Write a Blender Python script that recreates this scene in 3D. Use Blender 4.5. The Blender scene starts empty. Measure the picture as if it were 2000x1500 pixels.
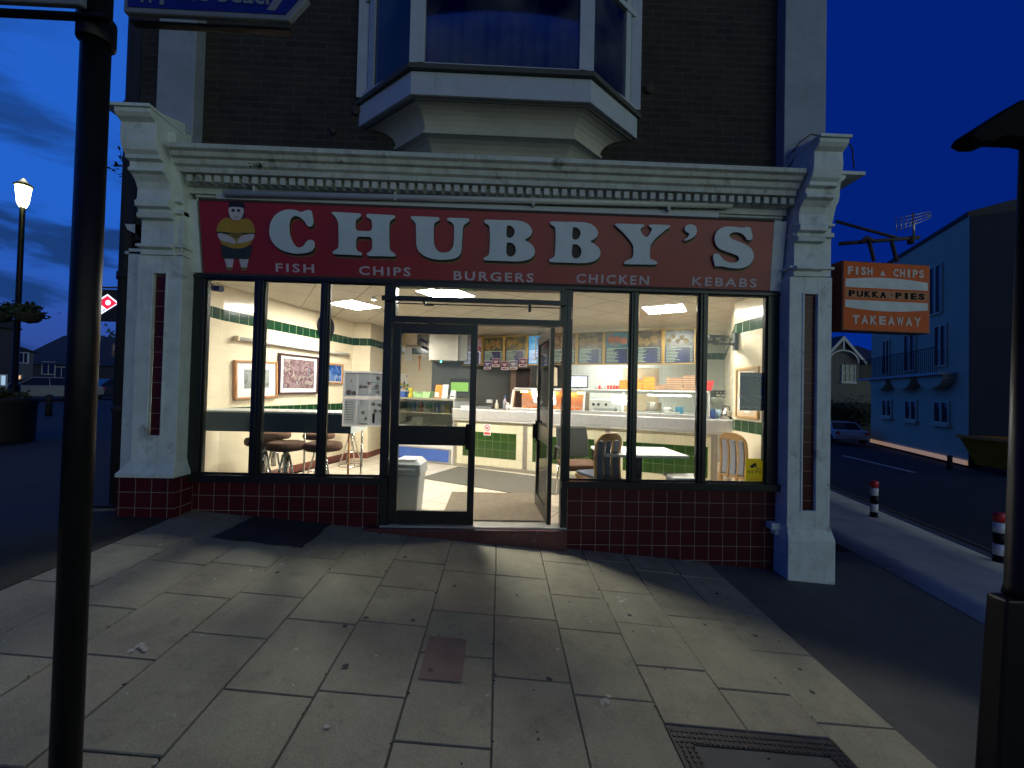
import bpy, bmesh, math, random
from mathutils import Vector, Matrix
R = math.radians
random.seed(7)
sc = bpy.context.scene
COL = sc.collection

# ------------------------------------------------------------------ camera
FPX, CAMD, CAMZ = 790.0, 4.27, 1.52
_y, _p, _r = R(1.75), R(1.0), R(1.36)
_f = Vector((math.sin(_y)*math.cos(_p), math.cos(_y)*math.cos(_p), math.sin(_p)))
_rt = _f.cross(Vector((0, 0, 1))).normalized(); _up = _rt.cross(_f)
CR = _rt*math.cos(_r) + _up*math.sin(_r); CU = -_rt*math.sin(_r) + _up*math.cos(_r)
CAM = Vector((0, -CAMD, CAMZ))
cd = bpy.data.cameras.new("camera"); cam = bpy.data.objects.new("camera", cd); COL.objects.link(cam)
cd.sensor_width = 36; cd.lens = FPX/2000*36; cd.clip_start = 0.05; cd.clip_end = 1000
m = Matrix.Identity(4)
for i in range(3):
    m[i][0] = CR[i]; m[i][1] = CU[i]; m[i][2] = -_f[i]; m[i][3] = CAM[i]
cam.matrix_world = m; sc.camera = cam

def _ray(x, y): return _f + CR*((x-1000)/FPX) - CU*((y-750)/FPX)
def onY(x, y, Y):            # where the sight line through a photo point meets the real plane Y
    d = _ray(x, y); return CAM + d*((Y-CAM.y)/d.y)
def onZ(x, y, Z):
    d = _ray(x, y); return CAM + d*((Z-CAM.z)/d.z)
def onL(x, y, P, Q):
    d = _ray(x, y); n = Vector((-(Q[1]-P[1]), Q[0]-P[0], 0))
    return CAM + d*(n.dot(Vector((P[0], P[1], 0))-CAM)/n.dot(d))

# ------------------------------------------------------------------ world: dusk sky
w = bpy.data.worlds.new("World"); sc.world = w; w.use_nodes = True
N = w.node_tree.nodes; L = w.node_tree.links; N.clear()
out = N.new('ShaderNodeOutputWorld'); bg = N.new('ShaderNodeBackground'); L.new(bg.outputs[0], out.inputs[0])
tc = N.new('ShaderNodeTexCoord')
def vdot(vec, src):
    n = N.new('ShaderNodeVectorMath'); n.operation = 'DOT_PRODUCT'; L.new(src, n.inputs[0])
    v = Vector(vec).normalized(); n.inputs[1].default_value = v; return n.outputs['Value']
def mrange(src, a, b, c=0., d=1., smooth=True):
    n = N.new('ShaderNodeMapRange'); n.interpolation_type = 'SMOOTHSTEP' if smooth else 'LINEAR'
    L.new(src, n.inputs[0]); n.inputs[1].default_value = a; n.inputs[2].default_value = b
    n.inputs[3].default_value = c; n.inputs[4].default_value = d; return n.outputs[0]
def wmix(f, a, b):
    n = N.new('ShaderNodeMix'); n.data_type = 'RGBA'
    if isinstance(f, float): n.inputs[0].default_value = f
    else: L.new(f, n.inputs[0])
    for k, v in ((6, a), (7, b)):
        if isinstance(v, tuple): n.inputs[k].default_value = v+(1,)
        else: L.new(v, n.inputs[k])
    return n.outputs[2]
g = tc.outputs['Generated']
sep = N.new('ShaderNodeSeparateXYZ'); L.new(g, sep.inputs[0])
left = mrange(vdot((-1.0, .75, .0), g), .05, 1.0)
base = wmix(left, (0.0005, .0145, .18), (.017, .122, .60))
# toward the horizon the sky loses brightness and turns violet
hor = mrange(sep.outputs[2], 0.0, .30)
base = wmix(hor, wmix(left, (.0008, .023, .25), (.030, .065, .28)), base)
top = mrange(sep.outputs[2], .74, .97)
base = wmix(top, base, (.03, .036, .028))
# stretched cloud bands on the left
mp = N.new('ShaderNodeMapping'); mp.inputs['Scale'].default_value = (1.6, 1.6, 6.5); mp.inputs['Location'].default_value = (.35, .2, .1)
L.new(g, mp.inputs[0])
nz = N.new('ShaderNodeTexNoise'); nz.inputs['Scale'].default_value = 2.3; nz.inputs['Detail'].default_value = 7; nz.inputs['Roughness'].default_value = .56
nz.inputs['Distortion'].default_value = .25
L.new(mp.outputs[0], nz.inputs[0])
cl = mrange(nz.outputs[0], .46, .60)
mu = N.new('ShaderNodeMath'); mu.operation = 'MULTIPLY'; L.new(cl, mu.inputs[0])
clm = mrange(left, .25, .75); mu2 = N.new('ShaderNodeMath'); mu2.operation = 'MULTIPLY'
L.new(clm, mu2.inputs[0]); L.new(mrange(sep.outputs[2], .60, .30), mu2.inputs[1]); L.new(mu2.outputs[0], mu.inputs[1])
base = wmix(mu.outputs[0], base, (.010, .045, .185))
# low glow added behind the viewer, in place of unseen street lamps
glow = mrange(vdot((1.15, -1.0, .03), g), .25, .98)
lowb = mrange(sep.outputs[2], .48, .04)
mu3 = N.new('ShaderNodeMath'); mu3.operation = 'MULTIPLY'; L.new(glow, mu3.inputs[0]); L.new(lowb, mu3.inputs[1])
base = wmix(mu3.outputs[0], base, (1.05, 1.32, 1.10))
L.new(base, bg.inputs[0]); bg.inputs[1].default_value = 1.0

sc.view_settings.view_transform = 'Standard'; sc.view_settings.look = 'None'
sc.view_settings.exposure = 0; sc.view_settings.gamma = 1; sc.view_settings.use_curve_mapping = False
sc.render.engine = 'CYCLES'; sc.cycles.use_denoising = True
sc.cycles.max_bounces = 8; sc.cycles.transparent_max_bounces = 12; sc.cycles.sample_clamp_indirect = 6
sc.cycles.caustics_reflective = False; sc.cycles.caustics_refractive = False

# ------------------------------------------------------------------ materials
def _new(name):
    mt = bpy.data.materials.new(name); mt.use_nodes = True
    nt = mt.node_tree; return mt, nt.nodes, nt.links, nt.nodes['Principled BSDF']
def mat(name, col, rough=.6, metal=0., var=.12, scale=8., bump=0., bscale=60., spec=.5, coat=0., stain=None, streak=None):
    mt, n, l, p = _new(name)
    p.inputs['Roughness'].default_value = rough; p.inputs['Metallic'].default_value = metal
    p.inputs['Specular IOR Level'].default_value = spec; p.inputs['Coat Weight'].default_value = coat
    t = n.new('ShaderNodeTexCoord'); z = n.new('ShaderNodeTexNoise'); z.inputs['Scale'].default_value = scale
    z.inputs['Detail'].default_value = 6; z.inputs['Roughness'].default_value = .62; l.new(t.outputs['Object'], z.inputs[0])
    r = n.new('ShaderNodeValToRGB'); r.color_ramp.elements[0].position = .3; r.color_ramp.elements[1].position = .72
    r.color_ramp.elements[0].color = tuple(c*(1-var) for c in col)+(1,); r.color_ramp.elements[1].color = tuple(min(1, c*(1+var)) for c in col)+(1,)
    l.new(z.outputs[0], r.inputs[0]); last = r.outputs[0]
    if stain:
        z2 = n.new('ShaderNodeTexNoise'); z2.inputs['Scale'].default_value = stain[1]; z2.inputs['Detail'].default_value = 8; z2.inputs['Roughness'].default_value = .7
        l.new(t.outputs['Object'], z2.inputs[0])
        mr = n.new('ShaderNodeMapRange'); mr.inputs[1].default_value = stain[2]; mr.inputs[2].default_value = stain[2]+.14; l.new(z2.outputs[0], mr.inputs[0])
        mx = n.new('ShaderNodeMix'); mx.data_type = 'RGBA'; l.new(mr.outputs[0], mx.inputs[0]); l.new(last, mx.inputs[6]); mx.inputs[7].default_value = stain[0]+(1,)
        last = mx.outputs[2]
    if streak:       # rain streaks running down the surface
        mp_ = n.new('ShaderNodeMapping'); mp_.inputs['Scale'].default_value = (9, 9, .9); l.new(t.outputs['Object'], mp_.inputs[0])
        z4 = n.new('ShaderNodeTexNoise'); z4.inputs['Scale'].default_value = 1.6; z4.inputs['Detail'].default_value = 8; z4.inputs['Roughness'].default_value = .75; l.new(mp_.outputs[0], z4.inputs[0])
        m4 = n.new('ShaderNodeMapRange'); m4.inputs[1].default_value = streak[1]; m4.inputs[2].default_value = streak[1]+.2; m4.inputs[4].default_value = .75; l.new(z4.outputs[0], m4.inputs[0])
        x4 = n.new('ShaderNodeMix'); x4.data_type = 'RGBA'; l.new(m4.outputs[0], x4.inputs[0]); l.new(last, x4.inputs[6]); x4.inputs[7].default_value = streak[0]+(1,); last = x4.outputs[2]
    l.new(last, p.inputs['Base Color'])
    if bump:
        z3 = n.new('ShaderNodeTexNoise'); z3.inputs['Scale'].default_value = bscale; z3.inputs['Detail'].default_value = 4; l.new(t.outputs['Object'], z3.inputs[0])
        b = n.new('ShaderNodeBump'); b.inputs['Strength'].default_value = bump; b.inputs['Distance'].default_value = .01
        l.new(z3.outputs[0], b.inputs['Height']); l.new(b.outputs[0], p.inputs['Normal'])
    return mt
def tile(name, c1, c2, grout, bw=.152, bh=.152, mortar=.003, rough=.15, offset=0., coat=.0, bump=.25, var=.0, spec=.5):
    mt, n, l, p = _new(name); p.inputs['Specular IOR Level'].default_value = spec
    uv = n.new('ShaderNodeUVMap'); b = n.new('ShaderNodeTexBrick'); l.new(uv.outputs[0], b.inputs[0])
    b.offset = offset; b.squash = 1; b.inputs['Scale'].default_value = 1; b.inputs['Brick Width'].default_value = bw; b.inputs['Row Height'].default_value = bh
    b.inputs['Mortar Size'].default_value = mortar; b.inputs['Mortar Smooth'].default_value = .1
    b.inputs['Color1'].default_value = c1+(1,); b.inputs['Color2'].default_value = c2+(1,); b.inputs['Mortar'].default_value = grout+(1,)
    t = n.new('ShaderNodeTexCoord'); z = n.new('ShaderNodeTexNoise'); z.inputs['Scale'].default_value = 3; z.inputs['Detail'].default_value = 8; z.inputs['Roughness'].default_value = .7
    l.new(t.outputs['Object'], z.inputs[0])
    mr = n.new('ShaderNodeMapRange'); mr.inputs[1].default_value = .3; mr.inputs[2].default_value = .7; mr.inputs[3].default_value = 1-var; mr.inputs[4].default_value = 1+var; l.new(z.outputs[0], mr.inputs[0])
    mx = n.new('ShaderNodeVectorMath'); mx.operation = 'SCALE'; l.new(b.outputs['Color'], mx.inputs[0]); l.new(mr.outputs[0], mx.inputs['Scale'])
    l.new(mx.outputs[0], p.inputs['Base Color'])
    rr = n.new('ShaderNodeMapRange'); rr.inputs[3].default_value = rough; rr.inputs[4].default_value = .8; l.new(b.outputs['Fac'], rr.inputs[0]); l.new(rr.outputs[0], p.inputs['Roughness'])
    inv = n.new('ShaderNodeMath'); inv.operation = 'SUBTRACT'; inv.inputs[0].default_value = 1; l.new(b.outputs['Fac'], inv.inputs[1])
    bp = n.new('ShaderNodeBump'); bp.inputs['Strength'].default_value = bump; bp.inputs['Distance'].default_value = .004; l.new(inv.outputs[0], bp.inputs['Height']); l.new(bp.outputs[0], p.inputs['Normal'])
    return mt
def emit(name, col, s, base=(.8, .8, .8)):
    mt, n, l, p = _new(name); p.inputs['Base Color'].default_value = base+(1,)
    p.inputs['Emission Color'].default_value = col+(1,); p.inputs['Emission Strength'].default_value = s; p.inputs['Roughness'].default_value = .4; return mt
def glass(name, tint=(.97, .985, .98), f=1.0, dirt=.0):
    mt = bpy.data.materials.new(name); mt.use_nodes = True; n = mt.node_tree.nodes; l = mt.node_tree.links; n.clear()
    o = n.new('ShaderNodeOutputMaterial'); t = n.new('ShaderNodeBsdfTransparent'); t.inputs[0].default_value = tint+(1,)
    gl = n.new('ShaderNodeBsdfGlossy'); gl.inputs['Roughness'].default_value = .02
    fr = n.new('ShaderNodeFresnel'); fr.inputs[0].default_value = 1.45
    mu = n.new('ShaderNodeMath'); mu.operation = 'MULTIPLY'; mu.inputs[1].default_value = f; l.new(fr.outputs[0], mu.inputs[0])
    mx = n.new('ShaderNodeMixShader'); l.new(mu.outputs[0], mx.inputs[0]); l.new(t.outputs[0], mx.inputs[1]); l.new(gl.outputs[0], mx.inputs[2])
    last = mx
    if dirt:
        d = n.new('ShaderNodeBsdfDiffuse'); d.inputs[0].default_value = (.6, .6, .55, 1)
        c = n.new('ShaderNodeTexCoord'); z = n.new('ShaderNodeTexNoise'); z.inputs['Scale'].default_value = 2; z.inputs['Detail'].default_value = 9
        l.new(c.outputs['Object'], z.inputs[0]); r = n.new('ShaderNodeMapRange'); r.inputs[1].default_value = .4; r.inputs[2].default_value = .8; r.inputs[4].default_value = dirt
        l.new(z.outputs[0], r.inputs[0]); m2 = n.new('ShaderNodeMixShader'); l.new(r.outputs[0], m2.inputs[0]); l.new(mx.outputs[0], m2.inputs[1]); l.new(d.outputs[0], m2.inputs[2]); last = m2
    l.new(last.outputs[0], o.inputs[0]); return mt

M = {}
M['white'] = mat('painted_stucco_white', (.60, .66, .62), .55, var=.14, scale=5, bump=.45, bscale=18, stain=((.28, .28, .23), 3.6, .58), streak=((.34, .35, .30), .56))
M['white_dirty'] = mat('painted_cornice_white', (.50, .53, .48), .6, var=.18, scale=7, bump=.3, bscale=30, stain=((.10, .10, .08), 5.0, .57), streak=((.20, .21, .18), .52))
M['pvc'] = mat('painted_bay_timber', (.42, .46, .50), .4, var=.08, streak=((.24, .25, .24), .58))
M['render'] = mat('painted_bay_soffit', (.42, .40, .33), .7, var=.12, scale=4, stain=((.22, .18, .12), 2.5, .62))
M['lead'] = mat('lead_flashing', (.06, .06, .05), .7)
M['upper'] = mat('weathered_dimmed_upper_paint', (.26, .29, .33), .6, var=.15, scale=4, bump=.2, stain=((.15, .16, .16), 3, .6))  # stains aside, base tone darkened to imitate light fading with height
M['brick'] = tile('stock_brick', (.030, .025, .016), (.019, .015, .011), (.034, .030, .024), .225, .075, .009, .9, .5, bump=.6, var=.35)
M['redtile'] = tile('oxblood_tile', (.075, .011, .014), (.058, .009, .012), (.25, .21, .18), mortar=.0028, rough=.30, spec=.25, var=.15)
M['cream'] = tile('cream_wall_tile', (.78, .68, .49), (.75, .65, .46), (.60, .52, .38), mortar=.002, rough=.14)
M['whitetile'] = tile('white_wall_tile', (.74, .78, .74), (.70, .75, .71), (.5, .52, .5), mortar=.003, rough=.16)
M['green'] = tile('green_wall_tile', (.008, .046, .014), (.006, .036, .011), (.28, .34, .20), mortar=.003, rough=.12)
M['olive'] = tile('green_counter_tile', (.020, .060, .010), (.034, .070, .014), (.12, .22, .08), mortar=.0025, rough=.15)
M['ctile'] = tile('cream_counter_tile', (.78, .72, .50), (.75, .69, .47), (.5, .45, .3), mortar=.002, rough=.18)
M['skirt'] = mat('red_brown_skirting', (.16, .045, .03), .4)
M['floor'] = tile('pale_floor_tile', (.62, .54, .42), (.57, .50, .40), (.22, .19, .15), .40, .40, .005, .28, var=.08)
M['ceil'] = tile('ceiling_board', (.76, .70, .58), (.74, .68, .56), (.42, .38, .30), .60, .60, .010, .8, bump=.3, var=.05)
M['frame'] = mat('black_window_paint', (.012, .013, .013), .28, var=.25, scale=14, bump=.05)
M['black'] = mat('black_gloss_paint', (.005, .005, .006), .42, var=.4, scale=12, bump=.12, bscale=30, spec=.22)
M['matblack'] = mat('black_matt', (.015, .015, .016), .7)
M['red'] = mat('sign_red', (.31, .015, .017), .4, var=.08, scale=3)
M['letter'] = mat('letter_pale_blue', (.56, .64, .66), .45, var=.05)
M['ltext'] = mat('letter_pink_grey', (.52, .44, .46), .5, var=.08)
M['shadow'] = mat('letter_dark_outline', (.035, .02, .012), .6)
M['gold'] = mat('letter_ochre_edge', (.21, .14, .03), .5)
M['glass'] = glass('window_glass', dirt=.07)
M['glass2'] = glass('cabinet_glass', tint=(.93, .97, .95))
M['alu'] = mat('worn_aluminium', (.55, .55, .53), .35, .8, var=.15)
M['steel'] = mat('brushed_steel', (.72, .71, .67), .38, .55, var=.08, scale=20)
M['steel2'] = mat('steel_hood', (.50, .47, .40), .35, .8, var=.12, scale=5)
M['chrome'] = mat('chrome', (.75, .74, .72), .12, 1.0, var=.02)
M['navy'] = mat('dark_blue_laminate', (.008, .030, .045), .35, var=.1)
M['laminate'] = mat('pale_laminate', (.62, .66, .62), .25, var=.04)
M['velvet'] = mat('brown_velour', (.11, .055, .030), .9, var=.2, scale=30, bump=.2)
M['wood'] = mat('varnished_beech', (.50, .29, .11), .35, var=.12, scale=6)
M['oldwood'] = mat('varnished_oak', (.42, .20, .07), .4, var=.15)
M['darkwood'] = mat('dark_picture_frame', (.05, .02, .02), .35)
M['pad'] = mat('grey_blue_upholstery', (.30, .31, .36), .85, var=.12, scale=40)
M['leather'] = mat('dark_grey_leatherette', (.035, .04, .035), .45)
M['whiteplastic'] = mat('white_plastic', (.78, .78, .75), .4, var=.03)
M['greyplastic'] = mat('light_grey_plastic', (.50, .52, .51), .4, var=.04)
M['blue'] = mat('blue_plastic', (.05, .12, .42), .4)
M['mat1'] = mat('charcoal_door_mat', (.10, .095, .075), .95, var=.15, scale=25, bump=.5, bscale=150)
M['mat2'] = mat('brown_door_mat', (.155, .125, .085), .95, var=.18, scale=14, bump=.5, bscale=150)
M['paper'] = mat('white_paper', (.75, .74, .70), .6, var=.03)
M['brass'] = mat('brass_frame', (.34, .23, .07), .35, .6, var=.1)
M['greywall'] = mat('grey_kitchen_panel', (.10, .11, .105), .35, var=.2, scale=2)
M['orangebox'] = mat('orange_card', (.85, .30, .03), .6, var=.05)
M['pizza'] = mat('brown_card', (.42, .20, .10), .7, var=.12)
M['pizzatop'] = mat('cream_card', (.75, .65, .48), .7)
M['redplastic'] = mat('red_plastic', (.70, .03, .03), .35)
M['yellow'] = mat('yellow_paint', (.75, .60, .03), .4)
M['skip'] = mat('yellow_steel', (1.0, .25, .008), .5, var=.2, stain=((.12, .06, .02), 3, .6))
M['orange'] = mat('orange_sign', (.66, .10, .006), .55, var=.1, spec=.2, stain=((.40, .09, .012), 6, .6))
M['darkred'] = mat('maroon_metal', (.12, .02, .012), .45)
M['rust'] = mat('rusty_iron', (.05, .035, .03), .8, var=.3)
M['asphalt'] = mat('asphalt', (.030, .031, .033), .85, var=.25, scale=9, bump=.6, bscale=220, stain=((.045, .045, .044), 1.2, .52))
M['tarmac'] = mat('pavement_tarmac', (.085, .085, .075), .85, var=.22, scale=3, bump=.6, bscale=200, stain=((.09, .088, .08), 1.3, .55))
M['patch'] = mat('black_tarmac_patch', (.022, .024, .027), .8, var=.3, scale=8, bump=.8, bscale=160)
M['kerb'] = mat('kerb_stone', (.16, .16, .155), .8, bump=.3)
M['concrete'] = mat('pale_concrete', (.48, .47, .38), .85, var=.18, scale=2.5, bump=.4, bscale=120)
M['paint'] = mat('pale_strip_paint', (.55, .53, .42), .7, var=.2, scale=12)
M['step'] = mat('red_painted_step', (.075, .018, .018), .45, var=.3, scale=5, stain=((.15, .14, .13), 7, .60))
M['iron'] = mat('cast_iron_cover', (.045, .043, .04), .6, .3, bump=.3)
M['housewall'] = mat('cream_render', (.56, .49, .32), .8, var=.07, scale=1)
M['darkwall'] = mat('dark_brick_render', (.012, .018, .036), .85, var=.1, scale=1)
M['roof'] = mat('slate_roof', (.030, .030, .035), .7, var=.2, scale=2)
M['bark'] = mat('bark', (.05, .04, .03), .9)
M['leaf'] = mat('leaf', (.035, .055, .02), .7, var=.35)
M['darkglass'] = mat('dark_window_glass', (.02, .025, .03), .06, var=.1)
M['bayglass'] = mat('curtain_cloth', (.045, .06, .085), .9, var=.2, scale=3)
M['carpaint'] = mat('silver_car_paint', (.25, .26, .28), .3, .2, coat=.6)
M['rubber'] = mat('tyre_rubber', (.02, .02, .02), .8)
M['skin'] = mat('painted_face', (.55, .50, .52), .5)
M['mustard'] = mat('painted_mustard', (.42, .26, .02), .5)
M['darkgreen'] = mat('painted_dark_green', (.02, .035, .03), .5)
M['painthair'] = mat('painted_hair', (.012, .01, .015), .5)
M['signblue'] = mat('sign_navy_blue', (.004, .012, .16), .4)
M['signwhite'] = mat('sign_grey_white', (.17, .19, .22), .5)
M['panel'] = emit('lit_ceiling_diffuser', (1.0, .955, .87), 112.0)
M['bulkhead'] = mat('beige_bulkhead', (.60, .48, .32), .6)
def translucent(name, col, k=.5):
    mt, n, l, p = _new(name); p.inputs['Base Color'].default_value = col+(1,); p.inputs['Roughness'].default_value = .5
    t = n.new('ShaderNodeBsdfTranslucent'); t.inputs[0].default_value = col+(1,); mx = n.new('ShaderNodeMixShader'); mx.inputs[0].default_value = k
    l.new(p.outputs[0], mx.inputs[1]); l.new(t.outputs[0], mx.inputs[2]); l.new(mx.outputs[0], n['Material Output'].inputs[0]); return mt
M['gum'] = mat('chewing_gum', (.40, .40, .36), .8)

# ------------------------------------------------------------------ mesh helpers
class B:
    def __init__(s): s.v = []; s.f = []; s.m = []; s.uv = []; s.sm = []
    def face(s, pts, mi=0, uv=None, sm=False):
        k = len(s.v); s.v += [tuple(p) for p in pts]; s.f.append(tuple(range(k, k+len(pts)))); s.m.append(mi)
        s.uv.append(uv or [(p[0], p[2]) for p in pts]); s.sm.append(sm)
    def hexa(s, c, mi=0):      # 8 corners: bottom 0-3 ccw, top 4-7
        for q in ((0, 3, 2, 1), (4, 5, 6, 7), (0, 1, 5, 4), (1, 2, 6, 5), (2, 3, 7, 6), (3, 0, 4, 7)):
            p = [c[i] for i in q]; a = Vector(p[1])-Vector(p[0]); b = Vector(p[3])-Vector(p[0]); n = a.cross(b)
            if abs(n.y) > max(abs(n.x), abs(n.z)): uv = [(t[0], t[2]) for t in p]
            elif abs(n.x) > abs(n.z): uv = [(t[1], t[2]) for t in p]
            else: uv = [(t[0], t[1]) for t in p]
            s.face(p, mi, uv)
        return s
    def box(s, x0, x1, y0, y1, z0, z1, mi=0):
        x0, x1 = min(x0, x1), max(x0, x1); y0, y1 = min(y0, y1), max(y0, y1); z0, z1 = min(z0, z1), max(z0, z1)
        return s.hexa([(x0, y0, z0), (x1, y0, z0), (x1, y1, z0), (x0, y1, z0), (x0, y0, z1), (x1, y0, z1), (x1, y1, z1), (x0, y1, z1)], mi)
    def prism(s, poly, ax, a, b, mi=0, sm=False):   # poly 2d swept along axis ax
        def P(u, v, t): return {'x': (t, u, v), 'y': (u, t, v), 'z': (u, v, t)}[ax]
        n = len(poly); A = [P(u, v, a) for u, v in poly]; Bq = [P(u, v, b) for u, v in poly]
        s.face(A[::-1], mi); s.face(Bq, mi)
        for i in range(n):
            j = (i+1) % n; s.face([A[i], A[j], Bq[j], Bq[i]], mi, sm=sm)
        return s
    def tube(s, pts, r, n=10, mi=0, r1=None, cap=True, sm=True):
        pts = [Vector(p) for p in pts]; rings = []; ref = None
        for i, p in enumerate(pts):
            t = (pts[min(i+1, len(pts)-1)]-pts[max(i-1, 0)]).normalized()
            if ref is None: ref = t.orthogonal().normalized()
            u = (ref - t*ref.dot(t)).normalized(); ref = u; v = t.cross(u)
            rr = r if r1 is None else r+(r1-r)*i/max(1, len(pts)-1)
            if isinstance(r, (list, tuple)): rr = r[i]
            rings.append([p+u*(rr*math.cos(2*math.pi*k/n))+v*(rr*math.sin(2*math.pi*k/n)) for k in range(n)])
        for a, b in zip(rings, rings[1:]):
            for k in range(n): s.face([a[k], a[(k+1) % n], b[(k+1) % n], b[k]], mi, sm=sm)
        if cap: s.face(rings[0][::-1], mi); s.face(rings[-1], mi)
        return s
    def lathe(s, c, prof, n=24, mi=0, ax='z', sm=True):
        c = Vector(c)
        def P(r, h, k):
            a = 2*math.pi*k/n; x, y = r*math.cos(a), r*math.sin(a)
            return c+Vector({'z': (x, y, h), 'y': (x, h, y), 'x': (h, x, y)}[ax])
        for (r0, h0), (r1, h1) in zip(prof, prof[1:]):
            for k in range(n): s.face([P(r0, h0, k), P(r0, h0, k+1), P(r1, h1, k+1), P(r1, h1, k)], mi, sm=sm)
        if prof[0][0] > 1e-5: s.face([P(prof[0][0], prof[0][1], k) for k in range(n)][::-1], mi)
        if prof[-1][0] > 1e-5: s.face([P(prof[-1][0], prof[-1][1], k) for k in range(n)], mi)
        return s
    def build(s, name, mats, parent=None, bevel=0., seg=2, mx=None, weld=True):
        me = bpy.data.meshes.new(name); me.from_pydata(s.v, [], s.f)
        if not isinstance(mats, (list, tuple)): mats = [mats]
        for k in mats: me.materials.append(M[k] if isinstance(k, str) else k)
        me.polygons.foreach_set('material_index', s.m); me.polygons.foreach_set('use_smooth', s.sm)
        ul = me.uv_layers.new(name='UVMap'); flat = [c for f in s.uv for q in f for c in q]; ul.data.foreach_set('uv', flat)
        bm = bmesh.new(); bm.from_mesh(me)
        if weld: bmesh.ops.remove_doubles(bm, verts=bm.verts, dist=1e-5)
        bmesh.ops.recalc_face_normals(bm, faces=bm.faces); bm.to_mesh(me); bm.free()
        if mx is not None: me.transform(mx)
        o = bpy.data.objects.new(name, me); COL.objects.link(o)
        if parent: o.parent = parent
        if bevel:
            b = o.modifiers.new('bevel', 'BEVEL'); b.width = bevel; b.segments = seg; b.limit_method = 'ANGLE'; b.angle_limit = R(40)
        return o
def tag(o, label=None, cat=None, group=None, kind=None):
    if label: o['label'] = label
    if cat: o['category'] = cat
    if group: o['group'] = group
    if kind: o['kind'] = kind
    return o
def thing(name, label, cat, loc=(0, 0, 0), rz=0., group=None):
    o = bpy.data.objects.new(name, None); COL.objects.link(o); o.location = loc; o.rotation_euler = (0, 0, rz)
    o.empty_display_size = .1
    return tag(o, label, cat, group)
def dup(root, loc, rz, label):
    r = root.copy(); COL.objects.link(r); r.location = loc; r.rotation_euler = (0, 0, rz); r['label'] = label
    for ch in list(root.children):
        c = ch.copy(); COL.objects.link(c); c.parent = r
        for g_ in ch.children:
            d = g_.copy(); COL.objects.link(d); d.parent = c
    return r
ORD = ['first', 'second', 'third', 'fourth', 'fifth', 'sixth', 'seventh', 'eighth', 'ninth', 'tenth']

def curve_mesh(cu, name, mats, parent, mx):
    o = bpy.data.objects.new(name, cu); COL.objects.link(o)
    dg = bpy.context.evaluated_depsgraph_get(); me = bpy.data.meshes.new_from_object(o.evaluated_get(dg)); me.name = name
    COL.objects.unlink(o); bpy.data.objects.remove(o); me.materials.clear()
    me.materials.append(M[mats]); me.transform(mx)
    r = bpy.data.objects.new(name, me); COL.objects.link(r)
    if parent: r.parent = parent
    return r
def basis(o, u, v):
    u = Vector(u).normalized(); v = Vector(v); v = (v-u*v.dot(u)).normalized(); n = u.cross(v)
    mm = Matrix.Identity(4)
    for i in range(3): mm[i][0] = u[i]; mm[i][1] = v[i]; mm[i][2] = n[i]; mm[i][3] = o[i]
    return mm
def text(s, o, u, v, wd, ht, mk, parent, name='lettering', ex=.001, bold=0., space=1.0):
    """text whose box starts at o and is wd wide (along u) and ht high (along v), facing u x v"""
    cu = bpy.data.curves.new('t', 'FONT'); cu.body = s; cu.size = 1; cu.space_character = space; cu.offset = bold; cu.resolution_u = 3
    ob = bpy.data.objects.new('t', cu); COL.objects.link(ob); dg = bpy.context.evaluated_depsgraph_get()
    me = bpy.data.meshes.new_from_object(ob.evaluated_get(dg)); COL.objects.unlink(ob); bpy.data.objects.remove(ob)
    xs = [q.co.x for q in me.vertices]; ys = [q.co.y for q in me.vertices]
    if not xs: return None
    x0, x1, y0, y1 = min(xs), max(xs), min(ys), max(ys)
    bm = bmesh.new(); bm.from_mesh(me)
    for q in bm.verts: q.co = Vector(((q.co.x-x0)*wd/(x1-x0), (q.co.y-y0)*ht/(y1-y0), ex))
    bm.to_mesh(me); bm.free(); me.materials.clear(); me.materials.append(M[mk]); me.transform(basis(o, u, v)); me.name = name
    r = bpy.data.objects.new(name, me); COL.objects.link(r)
    if parent: r.parent = parent
    return r

# ------------------------------------------------------------------ ground
def zg(x, y):
    return -.06 - .088*min(max(x, -3.5), 6.8) + .03*min(max(y, -8), .8)
def sheet(name, mk, edge0, edge1, nx, ny, off, parent=None, thick=.0, kind='structure'):
    """edge0/edge1: functions t->(x,y) for the two long borders"""
    b = B(); g_ = [[None]*(ny+1) for _ in range(nx+1)]
    for i in range(nx+1):
        for j in range(ny+1):
            p, q = edge0(j/ny), edge1(j/ny); t = i/nx; x = p[0]+(q[0]-p[0])*t; y = p[1]+(q[1]-p[1])*t
            g_[i][j] = (x, y, zg(x, y)+off)
    for i in range(nx):
        for j in range(ny):
            q = [g_[i][j], g_[i+1][j], g_[i+1][j+1], g_[i][j+1]]; b.face(q, 0, [(p[0], p[1]) for p in q], True)
    if thick:
        per = [g_[i][0] for i in range(nx+1)]+[g_[nx][j] for j in range(1, ny+1)]+[g_[i][ny] for i in range(nx-1, -1, -1)]+[g_[0][j] for j in range(ny-1, -1, -1)]
        for a, c in zip(per, per[1:]): b.face([a, c, (c[0], c[1], c[2]-thick), (a[0], a[1], a[2]-thick)])
    o = b.build(name, mk, parent)
    if kind: tag(o, kind=kind)
    return o
lin = lambda a, b: (lambda t: (a[0]+(b[0]-a[0])*t, a[1]+(b[1]-a[1])*t))
b = B(); b.face([(-150, -60, -.95), (150, -60, -.95), (150, 220, -.95), (-150, 220, -.95)]); tag(b.build('ground', 'asphalt'), kind='structure')
sheet('road', 'asphalt', lin((3.0, -14), (12.0, 150)), lin((90, -14), (90, 150)), 60, 60, -.10)
kx = lambda y: 6.70+.253*y
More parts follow.
